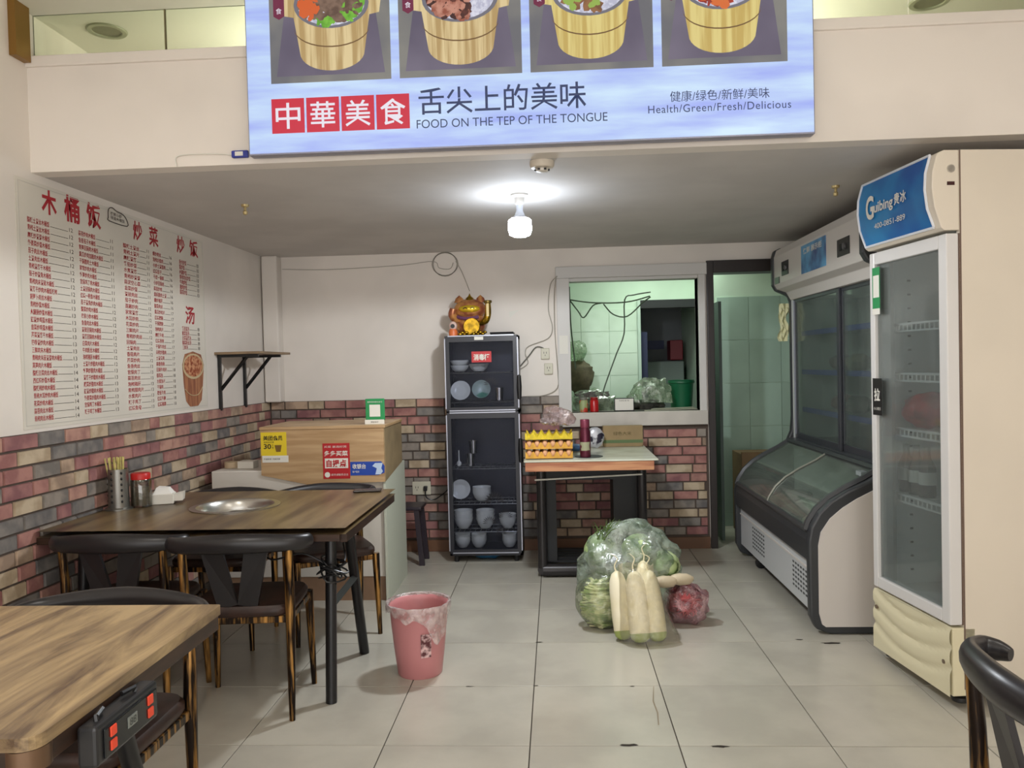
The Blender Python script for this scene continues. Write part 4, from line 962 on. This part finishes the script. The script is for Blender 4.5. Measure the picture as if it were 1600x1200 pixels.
# plastic bag above eggs
t=bag('crumpled_bag','crumpled clear plastic bag lying on top of the egg trays','x' and (.0,5.72,.0),(.11,.08,.11),glass('bag_film_pinkish',(240,228,228),.12,.12,dens=.2,dcol=(210,190,190),bump=1,bscale=26),11,.5)
t.location.z=0
for ch in t.children: ch.location.z+=1.115; 
for ch in t.children:
    for v in ch.data.vertices: v.co.z=v.co.z*1 if v.co.z>.0041 else noise.noise(v.co*20)*.02
c=(.195,5.62,wz)
t=thing('thermos','dark red thermos flask standing on the marble table','thermos',c); tm=M('maroon_metal',(92,34,52),.28,.5)
put('bottle',MB().lathe([(0,0),(.036,0),(.038,.01),(.038,.18),(.03,.205),(.03,.215)],c,20),tm,t); put('cap',MB().lathe([(.032,.21),(.033,.215),(.033,.262),(.03,.268),(0,.268)],c,20),M('maroon_cap',(120,50,70),.35,.3),t)
put('label_band',MB().lathe([(.0386,.05),(.0386,.11)],c,20),M('thermos_label',(150,150,120),.5,c2=(92,34,52),scale=12,pos=(.45,.5)),t)
t=thing('place_mat','round dark mat under the red thermos','mat',(.2,5.62,wz+.001)); put('disc',MB().lathe([(0,.0),(.10,.0),(.10,.003),(0,.003)],(.22,5.66,wz),24),dark,t)
t=thing('cardboard_box','flat brown cardboard box standing at the back of the marble table','box',(.52,6.3,wz))
put('carton',MB().box(.36,.67,6.28,6.36,wz+.001,wz+.165),M('cardboard',(150,128,92),.8,var=.08,scale=5),t,smooth=False,bev=.003); text('绿色大米',M('print_olive',(80,70,30),.7),t,(.44,6.2785,wz+.09),.14,.03)
put('green_stripe',MB().box(.36,.67,6.279,6.28,wz+.03,wz+.055),M('print_dull_green',(90,110,70),.7),t,smooth=False)
t=thing('snack_packet','silver and dark printed snack packet behind the red thermos','packet',(.29,6.2,wz))
put('pouch',MB().ball((.29,6.22,wz+.083),(.075,.03,.08),14,10,.15,3,4),M('packet_foil',(190,190,195),.3,.3,c2=(50,45,60),scale=12,pos=(.48,.52)),t)
t=thing('blue_packet','blue packet lying beside the thermos on the marble table','packet',(.12,6.0,wz)); put('pouch',MB().ball((.13,6.0,wz+.03),(.07,.05,.028),14,8,.15,3,4),M('packet_blue',(70,110,160),.4),t)
# ---------------------------------------------------------------- display freezer
fz=thing('display_freezer','white and dark grey display freezer with curved glass chest and upright glass doors','freezer',(1.9,5.44,0))
prof=[(1.50,.0),(1.42,.03),(1.388,.10),(1.385,.52),(1.40,.60),(1.445,.68),(1.51,.745),(1.60,.80),(1.72,.855),(1.79,.90),(1.825,.98),(1.835,1.1),(1.835,1.98),(1.82,2.03),(1.77,2.055),(1.725,2.075),(1.70,2.12),(1.70,2.33),(1.715,2.385),(1.76,2.405),(2.40,2.405),(2.40,.0)]
inset=[(1.47,.045),(1.45,.06),(1.435,.12),(1.435,.50),(1.45,.575),(1.50,.65),(1.57,.71),(1.65,.76),(1.75,.81),(1.83,.86),(1.87,.95),(1.88,1.1),(1.88,2.0),(1.86,2.07),(1.80,2.10),(1.75,2.14),(1.74,2.32),(1.77,2.365),(2.40,2.365),(2.40,.045)]
for y0,y1 in ((4.50,4.56),(6.32,6.38)): put('end_frame',MB().prism(prof,y0,y1),dgrey,fz,smooth=False,bev=.012)
wp=M('freezer_white',(214,208,202),.4)
put('end_panel',MB().prism(inset,4.492,4.502),wp,fz,smooth=False); put('end_panel',MB().prism(inset,6.378,6.388),wp,fz,smooth=False)
put('front_panel',MB().box(1.425,1.45,4.56,6.32,.10,.40),M('freezer_front',(196,198,200),.4),fz,smooth=False)
put('panel_rib',MB().box(1.418,1.43,4.56,6.32,.335,.345),wp,fz,smooth=False)
put('under_tray',MB().box(1.45,2.38,4.56,6.32,.09,.11),dark,fz,smooth=False)
put('front_band',MB().prism([(1.40,.40),(1.39,.41),(1.388,.52),(1.40,.575),(1.43,.575),(1.45,.40)],4.56,6.32),dgrey,fz,smooth=False)
put('hood',MB().prism([(1.835,2.0),(1.80,2.06),(1.73,2.085),(1.712,2.12),(1.712,2.33),(1.73,2.385),(1.78,2.40),(2.38,2.40),(2.38,2.0)],4.56,6.32),wp,fz,smooth=False,bev=.004)
vb=None
for (ya,yb2,zt) in ((5.62,5.98,.30),(4.62,4.98,.30)):
    vb=MB()
    for r_ in range(6):
        for k_ in range(7): vb.box(1.4235,1.426,ya+.05*k_,ya+.05*k_+.03,zt-.028*r_,zt-.028*r_+.012)
    o=put('vents',vb,M('vent_dark',(70,72,74),.6),fz,smooth=False); o['kind']='stuff'
# inner chest and case
ins=M('freezer_inside',(195,200,196),.5)
b=MB(); b.box(1.45,2.36,4.57,6.31,.42,.44); b.box(1.45,1.47,4.57,6.31,.42,.56); b.box(2.34,2.36,4.57,6.31,.44,2.0); b.box(1.84,2.36,4.565,4.575,.44,2.0); b.box(1.84,2.36,6.305,6.315,.44,2.0)
put('liner',b,ins,fz,smooth=False)
put('deck',MB().box(1.82,2.36,4.57,6.31,.90,.93),M('deck_grey',(70,72,76),.4),fz,smooth=False)
cg_=[(1.395,.57),(1.41,.615),(1.455,.685),(1.52,.745),(1.61,.80),(1.72,.855),(1.80,.905)]
gm=glass('chest_glass',(205,218,210),.16,.06,dens=.28,dcol=(150,160,150),bscale=5,flat=1)
def strip(pr_,y0,y1,dx):
    b=MB(); n=len(pr_); b.add([(x,y0,z) for x,z in pr_]+[(x,y1,z) for x,z in pr_],[(i,i+1,n+i+1,n+i) for i in range(n-1)]); return b
put('chest_glass',strip(cg_,4.60,5.42,0),gm,fz); put('chest_glass',strip([(x,z+.006) for x,z in cg_],5.42,6.28,0),gm,fz)
fb=MB()
for y in (4.58,6.30): fb.tube([(x,y,z+.004) for x,z in cg_],.022,6)
fb.tube([(1.40,4.58,.58),(1.40,6.3,.58)],.02,6); fb.tube([(1.80,4.58,.91),(1.80,6.3,.91)],.022,6)
put('chest_frame',fb,dgrey,fz); put('glass_joint',MB().tube([(x,5.42,z+.006) for x,z in cg_],.008,6),M('joint_steel',(140,140,130),.4,.5),fz)
put('lid_handle',MB().box(1.72,1.76,4.62,4.70,.865,.89),M('lid_handle',(150,160,160),.3),fz,smooth=False)
rnd=random.Random(9)
for k_ in range(8):
    o=put('frozen_packet',MB().ball((0,0,0),(.13,.09,.05),14,8,.2,3,k_),M('frozen_%d'%(k_%3),((150,150,130),(110,120,100),(170,165,150))[k_%3],.5,var=.2,scale=10),loc=(1.66+.14*(k_%2),4.75+.2*k_,.50+.0*k_))
    tag(o,'frozen packet under the curved freezer glass, %s from the near end'%('first','second','third','fourth','fifth','sixth','seventh','last')[k_],'packet','frozen packets in the chest')
uf=M('door_frame_dark',(58,60,66),.35)
ug=glass('upright_glass',(225,232,228),.04,.05,dens=.15,dcol=(165,175,170),bscale=3,fm=.3,flat=1)
for (a,c_,xx) in ((4.58,5.36,1.872),(5.32,6.31,1.852)):
    b=MB(); z0_,z1_=.93,2.02; w=.045
    b.box(xx,xx+.018,a,a+w,z0_,z1_); b.box(xx,xx+.018,c_-w,c_,z0_,z1_); b.box(xx,xx+.018,a+w,c_-w,z0_,z0_+w); b.box(xx,xx+.018,a+w,c_-w,z1_-w,z1_)
    d=put('sliding_door',b,uf,fz,smooth=False,bev=.003); put('pane',MB().box(xx+.006,xx+.011,a+w,c_-w,z0_+w,z1_-w),ug,d,smooth=False); put('chrome_strip',MB().box(xx-.006,xx,c_-w*.6,c_-w*.3,z0_+.03,z1_-.03),silver,d,smooth=False)
for z in (1.15,1.44,1.735):
    put('shelf',MB().box(1.92,2.32,4.58,6.3,z-.008,z),M('shelf_glass_grey',(110,116,120),.3),fz,smooth=False); put('shelf_edge',MB().box(1.908,1.92,4.58,6.3,z-.018,z+.018),M('blue_edge',(50,80,190),.4),fz,smooth=False)
for k_,(y,z,cc) in enumerate(((4.9,1.158,(120,80,70)),(5.15,1.158,(150,120,110)),(5.6,1.158,(110,100,90)),(5.9,1.158,(140,70,60)),(4.85,1.448,(90,110,90)),(5.6,1.448,(160,150,120)),(5.9,1.448,(120,90,80)))):
    tag(put('food_packet',MB().ball((0,0,.06),(.09,.1,.06),14,8,.25,3,k_),M('food_pack_%d'%k_,cc,.5,var=.2,scale=12),loc=(2.08,y,z)),'food packet behind the freezer glass, '+('lowest shelf, near end','lowest shelf, second','lowest shelf, third','lowest shelf, far end','middle shelf, near end','middle shelf, centre','middle shelf, far end')[k_],'packet','food packets behind the freezer doors')
XF=1.7115
pn=put('picture_panel',MB().box(XF-.004,XF+.002,5.125,5.62,2.125,2.315),M('blue_poster',(36,70,130),.4,c2=(90,160,205),scale=5),fz,smooth=False)
text('保鲜 展示柜',paper,pn,(XF-.005,5.57,2.25),.38,.045,'right',bold=.02)
for (a,c_,z_,zz_) in ((5.93,6.10,2.165,2.27),(4.72,4.92,2.145,2.25)):
    q=put('control_panel',MB().box(XF-.005,XF+.002,a,c_,z_,zz_),black,fz,smooth=False,bev=.004)
    put('dial',MB().lathe([(0,-.012),(.018,-.012),(.02,0)],(XF-.004,(a+c_)/2-.03,(z_+zz_)/2),12,'x'),M('dial_grey',(90,90,92),.4),q); put('switch',MB().box(XF-.009,XF-.004,(a+c_)/2+.02,(a+c_)/2+.05,(z_+zz_)/2-.02,(z_+zz_)/2+.02),dark,q,smooth=False)
q=put('control_panel',MB().box(XF-.004,XF+.002,6.17,6.29,2.12,2.17),black,fz,smooth=False)
for x,y in ((1.52,4.64),(1.50,5.95),(2.3,4.64),(2.3,5.95)):
    q=put('caster',MB().lathe([(.02,-.014),(.038,-.012),(.04,0),(.038,.012),(.02,.014)],(x-.02,y,.04),16,'y'),black,fz); put('fork',MB().box(x-.03,x+.0,y-.02,y+.02,.05,.09),steel,q,smooth=False)
t=thing('hanging_rag','crumpled pale paper scrap hanging on the far edge of the display freezer','rag',(1.80,6.4,1.85))
b=MB(); vs=[];fs=[]
for j in range(12):
    for i in range(6):
        z=1.98-.027*j; w_=.035+.008*math.sin(j*.9); vs.append((1.80-w_+i*w_*.4+.012*math.sin(j*1.1),6.395+.012*math.sin(i*2+j*1.3),z))
fs=[(j*6+i,j*6+i+1,(j+1)*6+i+1,(j+1)*6+i) for j in range(11) for i in range(5)]
put('scrap',b.add(vs,fs),M('scrap_paper',(214,212,170),.8),t,smooth=False)
# ---------------------------------------------------------------- upright fridge
NX,NY=1.675,3.52; ang=math.atan2(.64,-.075); WD=.645
fr=thing('beverage_fridge','tall cream upright drinks fridge with a glass door and curved blue sign head','fridge',(NX,NY,0),ang)
cream=M('fridge_cream',(222,212,196),.4,var=.02,scale=2); cb2=M('fridge_base_cream',(220,212,180),.45)
def P(name,b,m,par=fr,**k): return put(name,b,m,par,world=False,**k)
D=.66
b=MB(); b.box(-.0,.02,-D,-.065,.09,2.42); b.box(WD-.02,WD,-D,-.065,.09,2.42); b.box(.02,WD-.02,-D,-D+.02,.09,2.42); b.box(.02,WD-.02,-D+.02,-.065,2.08,2.42); b.box(.02,WD-.02,-D+.02,-.065,.09,.37)
P('body',b,cream,smooth=False)
P('inner_back',MB().box(.021,WD-.021,-D+.021,-D+.03,.371,2.079),M('fridge_inner',(228,230,228),.45),smooth=False); P('inner_side',MB().box(WD-.03,WD-.021,-D+.03,-.07,.371,2.079),MC['fridge_inner'],smooth=False); P('inner_side',MB().box(.021,.03,-D+.03,-.07,.371,2.079),MC['fridge_inner'],smooth=False)
P('floor_plate',MB().box(.03,WD-.03,-D+.03,-.07,.371,.385),MC['fridge_inner'],smooth=False)
# base grille with swooping ribs
nx,nz=24,24; vs=[];fs=[]
for j in range(nz+1):
    for i in range(nx+1):
        u=i/nx; v=j/nz; s=v+.22*(1-(2*u-1)**2)*1.0
        d=0
        for cc in (.42,.72,1.02):
            e=(s-cc)/.05; d+=-.012*math.exp(-e*e)
        vs.append((u*WD,d-.0,.06+.30*v-(.0)))
fs=[(j*(nx+1)+i,j*(nx+1)+i+1,(j+1)*(nx+1)+i+1,(j+1)*(nx+1)+i) for j in range(nz) for i in range(nx)]
P('base_grille',MB().add(vs,fs),cb2)
P('base_block',MB().box(0,WD,-.12,-.014,.06,.36),cb2,smooth=False,bev=.006)
for x in (.045,WD-.03): P('screw',MB().lathe([(0,.0),(.01,.0),(.01,-.01)],(x,.002,.2 if x<.1 else .27),10,'y'),M('screw_brown',(110,95,80),.5))
# door
b=MB(); w=.06; z0_,z1_=.372,2.065
b.box(0,w,-.06,-.005,z0_,z1_); b.box(WD-.045,WD,-.06,-.005,z0_,z1_); b.box(w,WD-.045,-.06,-.005,z0_,z0_+.055); b.box(w,WD-.045,-.06,-.005,z1_-.06,z1_)
dr=P('door',b,M('door_white',(214,212,210),.35),smooth=False,bev=.005)
P('pane',MB().box(w,WD-.045,-.03,-.022,z0_+.055,z1_-.06),glass('fridge_glass',(225,230,230),.03,.05,dens=.11,dcol=(200,204,200),bscale=2.5,fm=.25,flat=1),dr,smooth=False)
P('gasket',MB().box(.0,.006,-.066,-.06,z0_,z1_),M('gasket_brown',(110,90,78),.6),dr,smooth=False)
P('inner_profile',MB().box(WD-.13,WD-.045,-.058,-.04,z0_+.055,z1_-.06),M('profile_grey',(160,160,158),.4),dr,smooth=False)
q=lab(P('payment_sticker',MB().box(WD-.10,WD-.03,-.005,-.003,1.78,1.99),gp,dr,smooth=False),'green payment sticker')
P('white_square',MB().box(WD-.095,WD-.04,-.003,-.002,1.84,1.95),paper,q,smooth=False); P('white_strip',MB().box(WD-.10,WD-.03,-.003,-.002,1.755,1.785),paper,q,smooth=False)
fr.location=(0,0,0); fr.rotation_euler=(0,0,0)
Rl=(Vector((-1,0,0)),Vector((0,0,1)))
q=lab(P('pull_sign',MB().box(WD-.105,WD-.02,-.005,-.003,1.25,1.435),black,dr,smooth=False),'black pull sign'); text('拉',paper,q,(WD-.035,-.0025,1.32),.055,.065,Rl,local=True,bold=.03); text('小心轻拉',paper,q,(WD-.03,-.0025,1.275),.065,.016,Rl,local=True)
# sign head
cp=[(-.065,2.42),(.0,2.42),(.03,2.405),(.052,2.33),(.055,2.26),(.045,2.18),(.015,2.09),(-.0,2.078),(-.065,2.078)]
P('sign_head',MB().prism(cp,0,WD,'yz'),cream,smooth=False,bev=.004)
fp=[(.033,2.405),(.0545,2.33),(.058,2.26),(.048,2.18),(.019,2.10)]
n=len(fp); bl=P('sign_panel',MB().add([(.05,y,z) for y,z in fp]+[(WD-.02,y,z) for y,z in fp],[(i,i+1,n+i+1,n+i) for i in range(n-1)]),M('fridge_blue',(24,84,160),.3,c2=(40,130,190),scale=2.5))
bmw=MB()
for x in (.045,WD-.016): bmw.tube([(x,y+.002,z) for y,z in fp],.006,6)
bmw.tube([(.045,.035,2.408),(WD-.016,.035,2.408)],.006,6); bmw.tube([(.045,.021,2.097),(WD-.016,.021,2.097)],.006,6)
P('sign_border',bmw,M('border_white',(225,228,235),.35))
text('G',paper,bl,(WD-.10,.062,2.215),.075,.115,Rl,local=True,bold=.03); text('uibing',paper,bl,(WD-.18,.064,2.225),.17,.065,Rl,local=True,bold=.02); text('贵冰',paper,bl,(WD-.36,.064,2.24),.10,.055,Rl,local=True,bold=.02)
text('400-0851-889',paper,bl,(WD-.16,.052,2.165),.27,.026,Rl,local=True)
P('indicator',MB().box(-.002,.0,-.045,-.012,2.27,2.285),M('indicator_dark',(60,20,20),.3),smooth=False)
P('round_mark',MB().lathe([(.018,0),(.018,.002),(.015,.002),(.015,0)],(-.003,-.03,2.34),16,'x'),M('mark_grey',(190,182,170),.5),smooth=False)
P('seam',MB().box(-.0015,.0,-.072,-.066,.09,2.42),MC['gasket_brown'],smooth=False)
for x in (.04,WD-.06):
    for y in (-.07,-D+.06): P('caster',MB().lathe([(.02,-.012),(.034,-.01),(.035,0),(.034,.01),(.02,.012)],(x,y,.036),14),black)
sh=M('shelf_wire_white',(238,238,236),.4)
for z in (1.70,1.457,1.185,.857):
    b=MB()
    for k_ in range(16): b.tube([(.04+.0365*k_,-.085,z-.035),(.04+.0365*k_,-.085,z)],.005,4); b.tube([(.04+.0365*k_,-.085,z-.004),(.04+.0365*k_,-D+.04,z-.004)],.0025,4)
    b.tube([(.032,-.085,z),(WD-.032,-.085,z)],.007,5); b.tube([(.032,-.085,z-.035),(WD-.032,-.085,z-.035)],.006,5)
    P('wire_shelf',b,sh)
b=MB()
for k_ in range(22): b.box(WD-.034,WD-.03,-.2,-.185,.45+.07*k_,.46+.07*k_)
P('shelf_track',b,dark,smooth=False)
fr.location=(NX,NY,0); fr.rotation_euler=(0,0,ang)
def floc(x,y,z):
    return (NX+x*math.cos(ang)-y*math.sin(ang),NY+x*math.sin(ang)+y*math.cos(ang),z)
tag(put('red_bag',MB().ball((0,0,.085),(.13,.12,.09),20,12,.2,3,3),M('red_film',(214,52,48),.4,var=.25,scale=14,bump=.6),loc=floc(.48,-.22,1.19)),'red plastic bag on the middle shelf of the drinks fridge','bag')
bt=None
for i,(x,y) in enumerate(((.40,-.15),(.49,-.15),(.58,-.15))):
    if bt is None:
        bt=thing('drink_bottle','green bottle','bottle',(0,0,0),group='bottles in the drinks fridge')
        put('bottle',MB().lathe([(0,0),(.036,0),(.038,.01),(.038,.14),(.016,.19),(.014,.22),(.016,.222),(.016,.24),(0,.24)],(0,0,0),16),glass('bottle_green',(70,130,95),.12),bt,world=False)
        put('drink',MB().lathe([(0,.004),(.034,.004),(.034,.07),(0,.07)],(0,0,0),14),M('green_drink',(30,90,60),.3),bt,world=False)
        put('label_band',MB().lathe([(.0388,.06),(.0388,.12)],(0,0,0),16),M('bottle_label',(215,218,212),.5),bt,world=False); o=bt
    else: o=copy_tree(bt)
    o.location=floc(x,y,.862); o['label']=('green white-labelled bottle on the fridge shelf, nearest the camera','middle green bottle with a white label on the lower fridge shelf','green bottle with a white label farthest along the lower fridge shelf')[i]
tag(put('dark_jar',MB().lathe([(0,0),(.05,0),(.05,.11),(.03,.13),(0,.13)],(0,0,0),16),M('jar_dark',(70,72,70),.4),loc=floc(.3,-.3,.387)),'dark jar at the bottom of the drinks fridge','jar')
# ---------------------------------------------------------------- wires and sockets on the back wall
cab=M('cable_grey',(168,162,150),.6); yw=YB-.012
t=thing('wire_coil','loop of thin grey wire hanging at the top of the back wall','wire',(-.9,YB,2.4))
b=MB(); 
for k_ in range(3): b.tube([(-.90+(.10+.004*k_)*math.cos(a),yw,2.40+(.10-.003*k_)*math.sin(a)) for a in [i*PI/12 for i in range(25)]],.0035,5)
put('coil',b,cab,t); put('tail',MB().tube([(-.81,yw,2.42),(-.76,yw,2.33),(-.70,yw,2.17)],.0025,5,4),cab,t); put('feed',MB().tube([(-2.28,yw,2.40),(-1.9,yw,2.385),(-1.3,yw,2.40),(-1.0,yw,2.425),(-.95,yw,2.37),(-.86,yw,2.36),(-.83,yw,2.41)],.0025,5,5),cab,t)
t=thing('wall_cable','grey cables looping down the back wall left of the hatch','cable',(-.05,YB,1.6))
put('cable',MB().tube([(.03,YB-.04,2.27),(-.03,yw,2.2),(-.05,yw,2.0),(-.02,yw,1.85),(-.06,yw,1.76),(-.22,yw,1.70),(-.25,yw,1.64),(-.23,yw,1.56),(-.30,yw,1.51)],.004,5,4),cab,t)
put('cable',MB().tube([(.02,YB-.04,2.27),(.0,YB-.045,2.1),(.0,yw,1.8),(.015,yw,1.5),(.01,yw,1.35),(-.1,yw,1.29),(-.25,yw,1.285)],.004,5,4),cab,t)
put('cable',MB().tube([(-.085,yw,1.64),(-.10,yw,1.68),(-.16,yw,1.69),(-.22,yw,1.62),(-.30,yw,1.53)],.006,6,4),M('cable_dark',(110,108,100),.5),t)
def socket(x,z,w,h,label,n=1):
    t=thing('wall_socket',label,'socket',(x,YB,z)); put('plate',MB().box(x-w/2,x+w/2,YB-.024,YB-.012,z-h/2,z+h/2),M('socket_plate',(205,200,180),.45),t,smooth=False,bev=.004)
    put('back_box',MB().box(x-w/2+.004,x+w/2-.004,YB-.012,YB,z-h/2+.004,z+h/2-.004),MC['socket_plate'],t,smooth=False)
    b=MB()
    for k_ in range(n):
        xx=x+(k_-(n-1)/2)*w/n; b.box(xx-.012,xx-.008,YB-.0255,YB-.024,z,z+.016); b.box(xx+.008,xx+.012,YB-.0255,YB-.024,z,z+.016); b.box(xx-.002,xx+.002,YB-.0255,YB-.024,z-.02,z-.008)
    put('slots',b,black,t,smooth=False)
    return t
socket(-.085,1.635,.07,.09,'upper cream wall socket left of the hatch'); socket(-.06,1.51,.07,.09,'lower cream wall socket left of the hatch')
t=socket(-1.145,.535,.155,.11,'double wall socket low on the brick wall right of the counter',2)
t=thing('power_plug','dark plug with its cord in the low double socket','plug',(-1.12,YB-.03,.53))
put('plug_body',MB().box(-1.125,-1.095,YB-.055,YB-.0255,.515,.555),black,t,smooth=False,bev=.005); put('cord',MB().tube([(-1.11,YB-.045,.515),(-1.10,YB-.05,.46),(-1.04,YB-.04,.44),(-.96,YB-.04,.49),(-.88,YB-.03,.56)],.005,6,4),black,t)
tag(put('paper_scrap',MB().add([(-.379,YB-.002,1.99),(-.29,YB-.003,2.005),(-.37,YB-.002,1.94),(-.379,YB-.001,1.99),(-.29,YB-.001,2.005),(-.37,YB-.001,1.94)],[(0,1,2),(3,5,4),(0,3,4,1),(1,4,5,2),(2,5,3,0)]),paper,smooth=False),'small white torn paper scrap on the back wall','paper')
# ---------------------------------------------------------------- hatch sill items
zs=1.141
def jar(x,y,m1,m2,label,r=.036,h=.12):
    c=(x,y,zs); t=thing('sauce_jar',label,'jar',c)
    put('glass_body',MB().lathe([(0,0),(r,0),(r,.09),(r*.8,.1)],c,18),m1,t); put('lid',MB().lathe([(r*.85,.1),(r*.88,.102),(r*.88,h),(0,h)],c,18),m2,t); return t
t=jar(.225,6.68,M('jar_label_green',(150,160,110),.5,c2=(190,60,40),scale=18,pos=(.5,.55)),M('jar_lid_grey',(120,120,110),.4),'jar with a green and red label at the left of the hatch sill')
t=jar(.315,6.70,M('jar_red',(180,24,28),.3),M('jar_lid_dark',(150,30,30),.4),'plain red jar beside the labelled jar on the hatch sill')
t=thing('payment_card_stand','black framed white payment card leaning on the hatch sill','card',(.56,6.68,zs))
put('frame',MB().box(.48,.645,6.675,6.685,zs,zs+.11),black,t,smooth=False,bev=.003); put('card',MB().box(.487,.638,6.672,6.675,zs+.008,zs+.102),paper,t,smooth=False)
text('扫码支付',inkb,t,(.52,6.6715,zs+.082),.085,.012); put('foot',MB().box(.5,.625,6.685,6.72,zs,zs+.01),black,t,smooth=False)
t=bag('produce_bag','clear bag of dark produce on the kitchen worktop behind the hatch, left','x' and (.32,6.98,.0),(.19,.12,.12),glass('bag_film_kitchen',(225,238,222),.10,.12,dens=.28,dcol=(190,205,180),bump=1,bscale=18),21,.25)
for ch in t.children:
    for v in ch.data.vertices: v.co.z=max(v.co.z,-.09) if v.co.z>.0041 else -.06+noise.noise(v.co*9)*.02
    ch.location.z+=1.20
tag(put('mushroom_heap',MB().ball((0,0,0),(.17,.1,.06),24,12,.3,5,7),M('grey_mushroom',(96,92,84),.8,var=.4,scale=30,bump=.8),loc=(.32,6.98,1.25)),'heap of grey brown mushrooms in the bag on the kitchen worktop','mushrooms')
tag(put('produce_heap',MB().ball((0,0,0),(.19,.1,.075),24,12,.3,5,9),M('olive_produce',(112,116,84),.8,var=.4,scale=24,bump=.8),loc=(.32,6.99,1.165)),'lower heap of olive produce behind the jars at the hatch','produce')
t=bag('dark_produce_bag','clear bag with dark contents at the right of the hatch opening','x' and (.82,6.95,.0),(.17,.1,.16),MC['bag_film_kitchen'],25,.35)
for ch in t.children:
    for v in ch.data.vertices:
        if v.co.z<=.0041: v.co.z=-.05+noise.noise(v.co*9)*.02
    ch.location.z+=1.25
tag(put('fungus_heap',MB().ball((0,0,0),(.15,.08,.05),24,12,.35,5,3),M('dark_fungus',(60,58,50),.8,var=.4,scale=30,bump=.8),loc=(.78,6.93,1.17)),'dark heap at the bottom of the right-hand kitchen bag','produce')
t=thing('kitchen_worktop','worktop just inside the hatch behind the sill','worktop',(.6,7.0,0)); put('top',MB().box(-.2,1.2,6.83,7.25,1.06,1.10),M('worktop_grey',(150,160,145),.5),t,smooth=False)
for x in (-.15,1.15):
    for y in (6.87,7.2): put('leg',MB().box(x-.02,x+.02,y-.02,y+.02,0,1.06),steel,t,smooth=False)
t=thing('sill_boards','two thin grey boards lying across the right end of the hatch sill','board',(.97,6.7,zs))
for k_,(a,c_) in enumerate((((.72,6.60),(1.17,6.70)),((.78,6.64),(1.16,6.76)))): put('board',MB().prism([a,(c_[0],c_[1]),(c_[0]-.02,c_[1]+.05),(a[0]+.03,a[1]+.07)],zs+.001+.009*k_,zs+.008+.009*k_,'xy'),M('board_grey',(150,150,132),.6),t,smooth=False)
c=(1.10,7.1,1.101)
t=thing('green_bucket','dark green plastic bucket on the kitchen worktop','bucket',c); put('pail',MB().lathe([(0,0),(.09,0),(.11,.27),(.116,.28),(.1,.28),(.085,.01),(0,.01)],c,24),M('green_plastic',(20,96,62),.4),t); put('rim_band',MB().lathe([(.111,.25),(.118,.255),(.118,.27),(.112,.275)],c,24),MC['green_plastic'],t)
t=thing('kitchen_shelf_bag','brown bag standing at the far left seen through the hatch','bag',(.2,7.5,1.1)); put('sack',MB().ball((.22,7.6,1.42),(.14,.1,.16),16,12,.25,3,6),M('brown_sack',(100,92,70),.8,var=.2,scale=14),t)
put('clear_top',MB().ball((.2,7.58,1.66),(.1,.08,.1),16,10,.3,3,6),MC['bag_film_kitchen'],t)
t.location=(.2,7.5,1.26)
for ch in t.children: ch.location=(0,0,-.16)
t2=thing('kitchen_rack','steel rack by the tiled kitchen wall holding the brown bag','rack',(.2,7.6,0)); put('rack_shelf',MB().box(-.1,.42,7.45,7.75,1.07,1.10),steel,t2,smooth=False)
for x in (-.08,.40):
    for y in (7.47,7.73): put('leg',MB().box(x-.012,x+.012,y-.012,y+.012,0,1.07),steel,t2,smooth=False)
kc=M('kitchen_cable',(70,84,66),.6)
t=thing('kitchen_cables','dark cables strung across the top of the hatch inside the kitchen','cable',(.5,6.9,2.05))
for pts in ([(.12,6.9,2.10),(.3,6.9,2.07),(.5,6.9,2.06),(.66,6.9,2.07),(.82,6.9,2.11)],[(.12,6.88,2.11),(.2,6.88,2.0),(.25,6.88,1.94),(.33,6.88,2.04),(.4,6.88,2.06)],[(.42,6.86,2.05),(.5,6.86,1.96),(.62,6.86,1.94),(.75,6.86,2.05),(.82,6.86,2.10)],[(.82,6.85,2.14),(.68,6.85,2.12),(.6,6.85,2.08),(.59,6.85,1.8),(.52,6.85,1.62),(.42,6.85,1.36),(.40,6.85,1.29)],[(.13,6.8,2.2),(.135,6.8,1.9),(.15,6.8,1.7),(.17,6.8,1.5)]):
    put('cable',MB().tube(pts,.006,5,4),kc,t)
tag(put('store_sign',MB().box(.95,1.25,9.27,9.3,1.69,1.79),M('blue_sign',(30,42,90),.5),smooth=False),'small dark blue sign on the store room wall','sign')
tag(put('blue_post',MB().box(.86,.93,8.12,8.16,0,1.85),M('navy_post',(24,34,70),.5),smooth=False),'dark blue post just inside the store room doorway','post')
tag(put('store_cupboard',MB().box(1.0,1.40,8.8,9.2,0,1.55),M('cupboard_grey',(120,132,126),.6),smooth=False,bev=.01),'pale grey cupboard in the store room beyond the hatch','cupboard')
tag(put('red_crate',MB().box(1.26,1.4,8.85,9.1,1.56,1.78),M('crate_red',(120,30,40),.5),smooth=False,bev=.01),'dark red crate on the store room cupboard','crate')
t=thing('carton','brown cardboard carton on the kitchen floor seen through the doorway','box',(1.85,7.25,0))
put('carton_body',MB().box(1.6,2.05,7.05,7.4,0,.72),M('brown_carton',(120,96,66),.8,var=.1,scale=4),t,smooth=False,bev=.004); put('flap',MB().box(1.6,1.95,7.02,7.05,.60,.74),MC['brown_carton'],t,smooth=False)
tag(put('kitchen_door_leaf',MB().box(1.375,1.40,6.80,7.1,.02,2.04),M('grey_green_door',(70,86,80),.5),smooth=False),'dark narrow door leaf standing open inside the kitchen doorway','door')
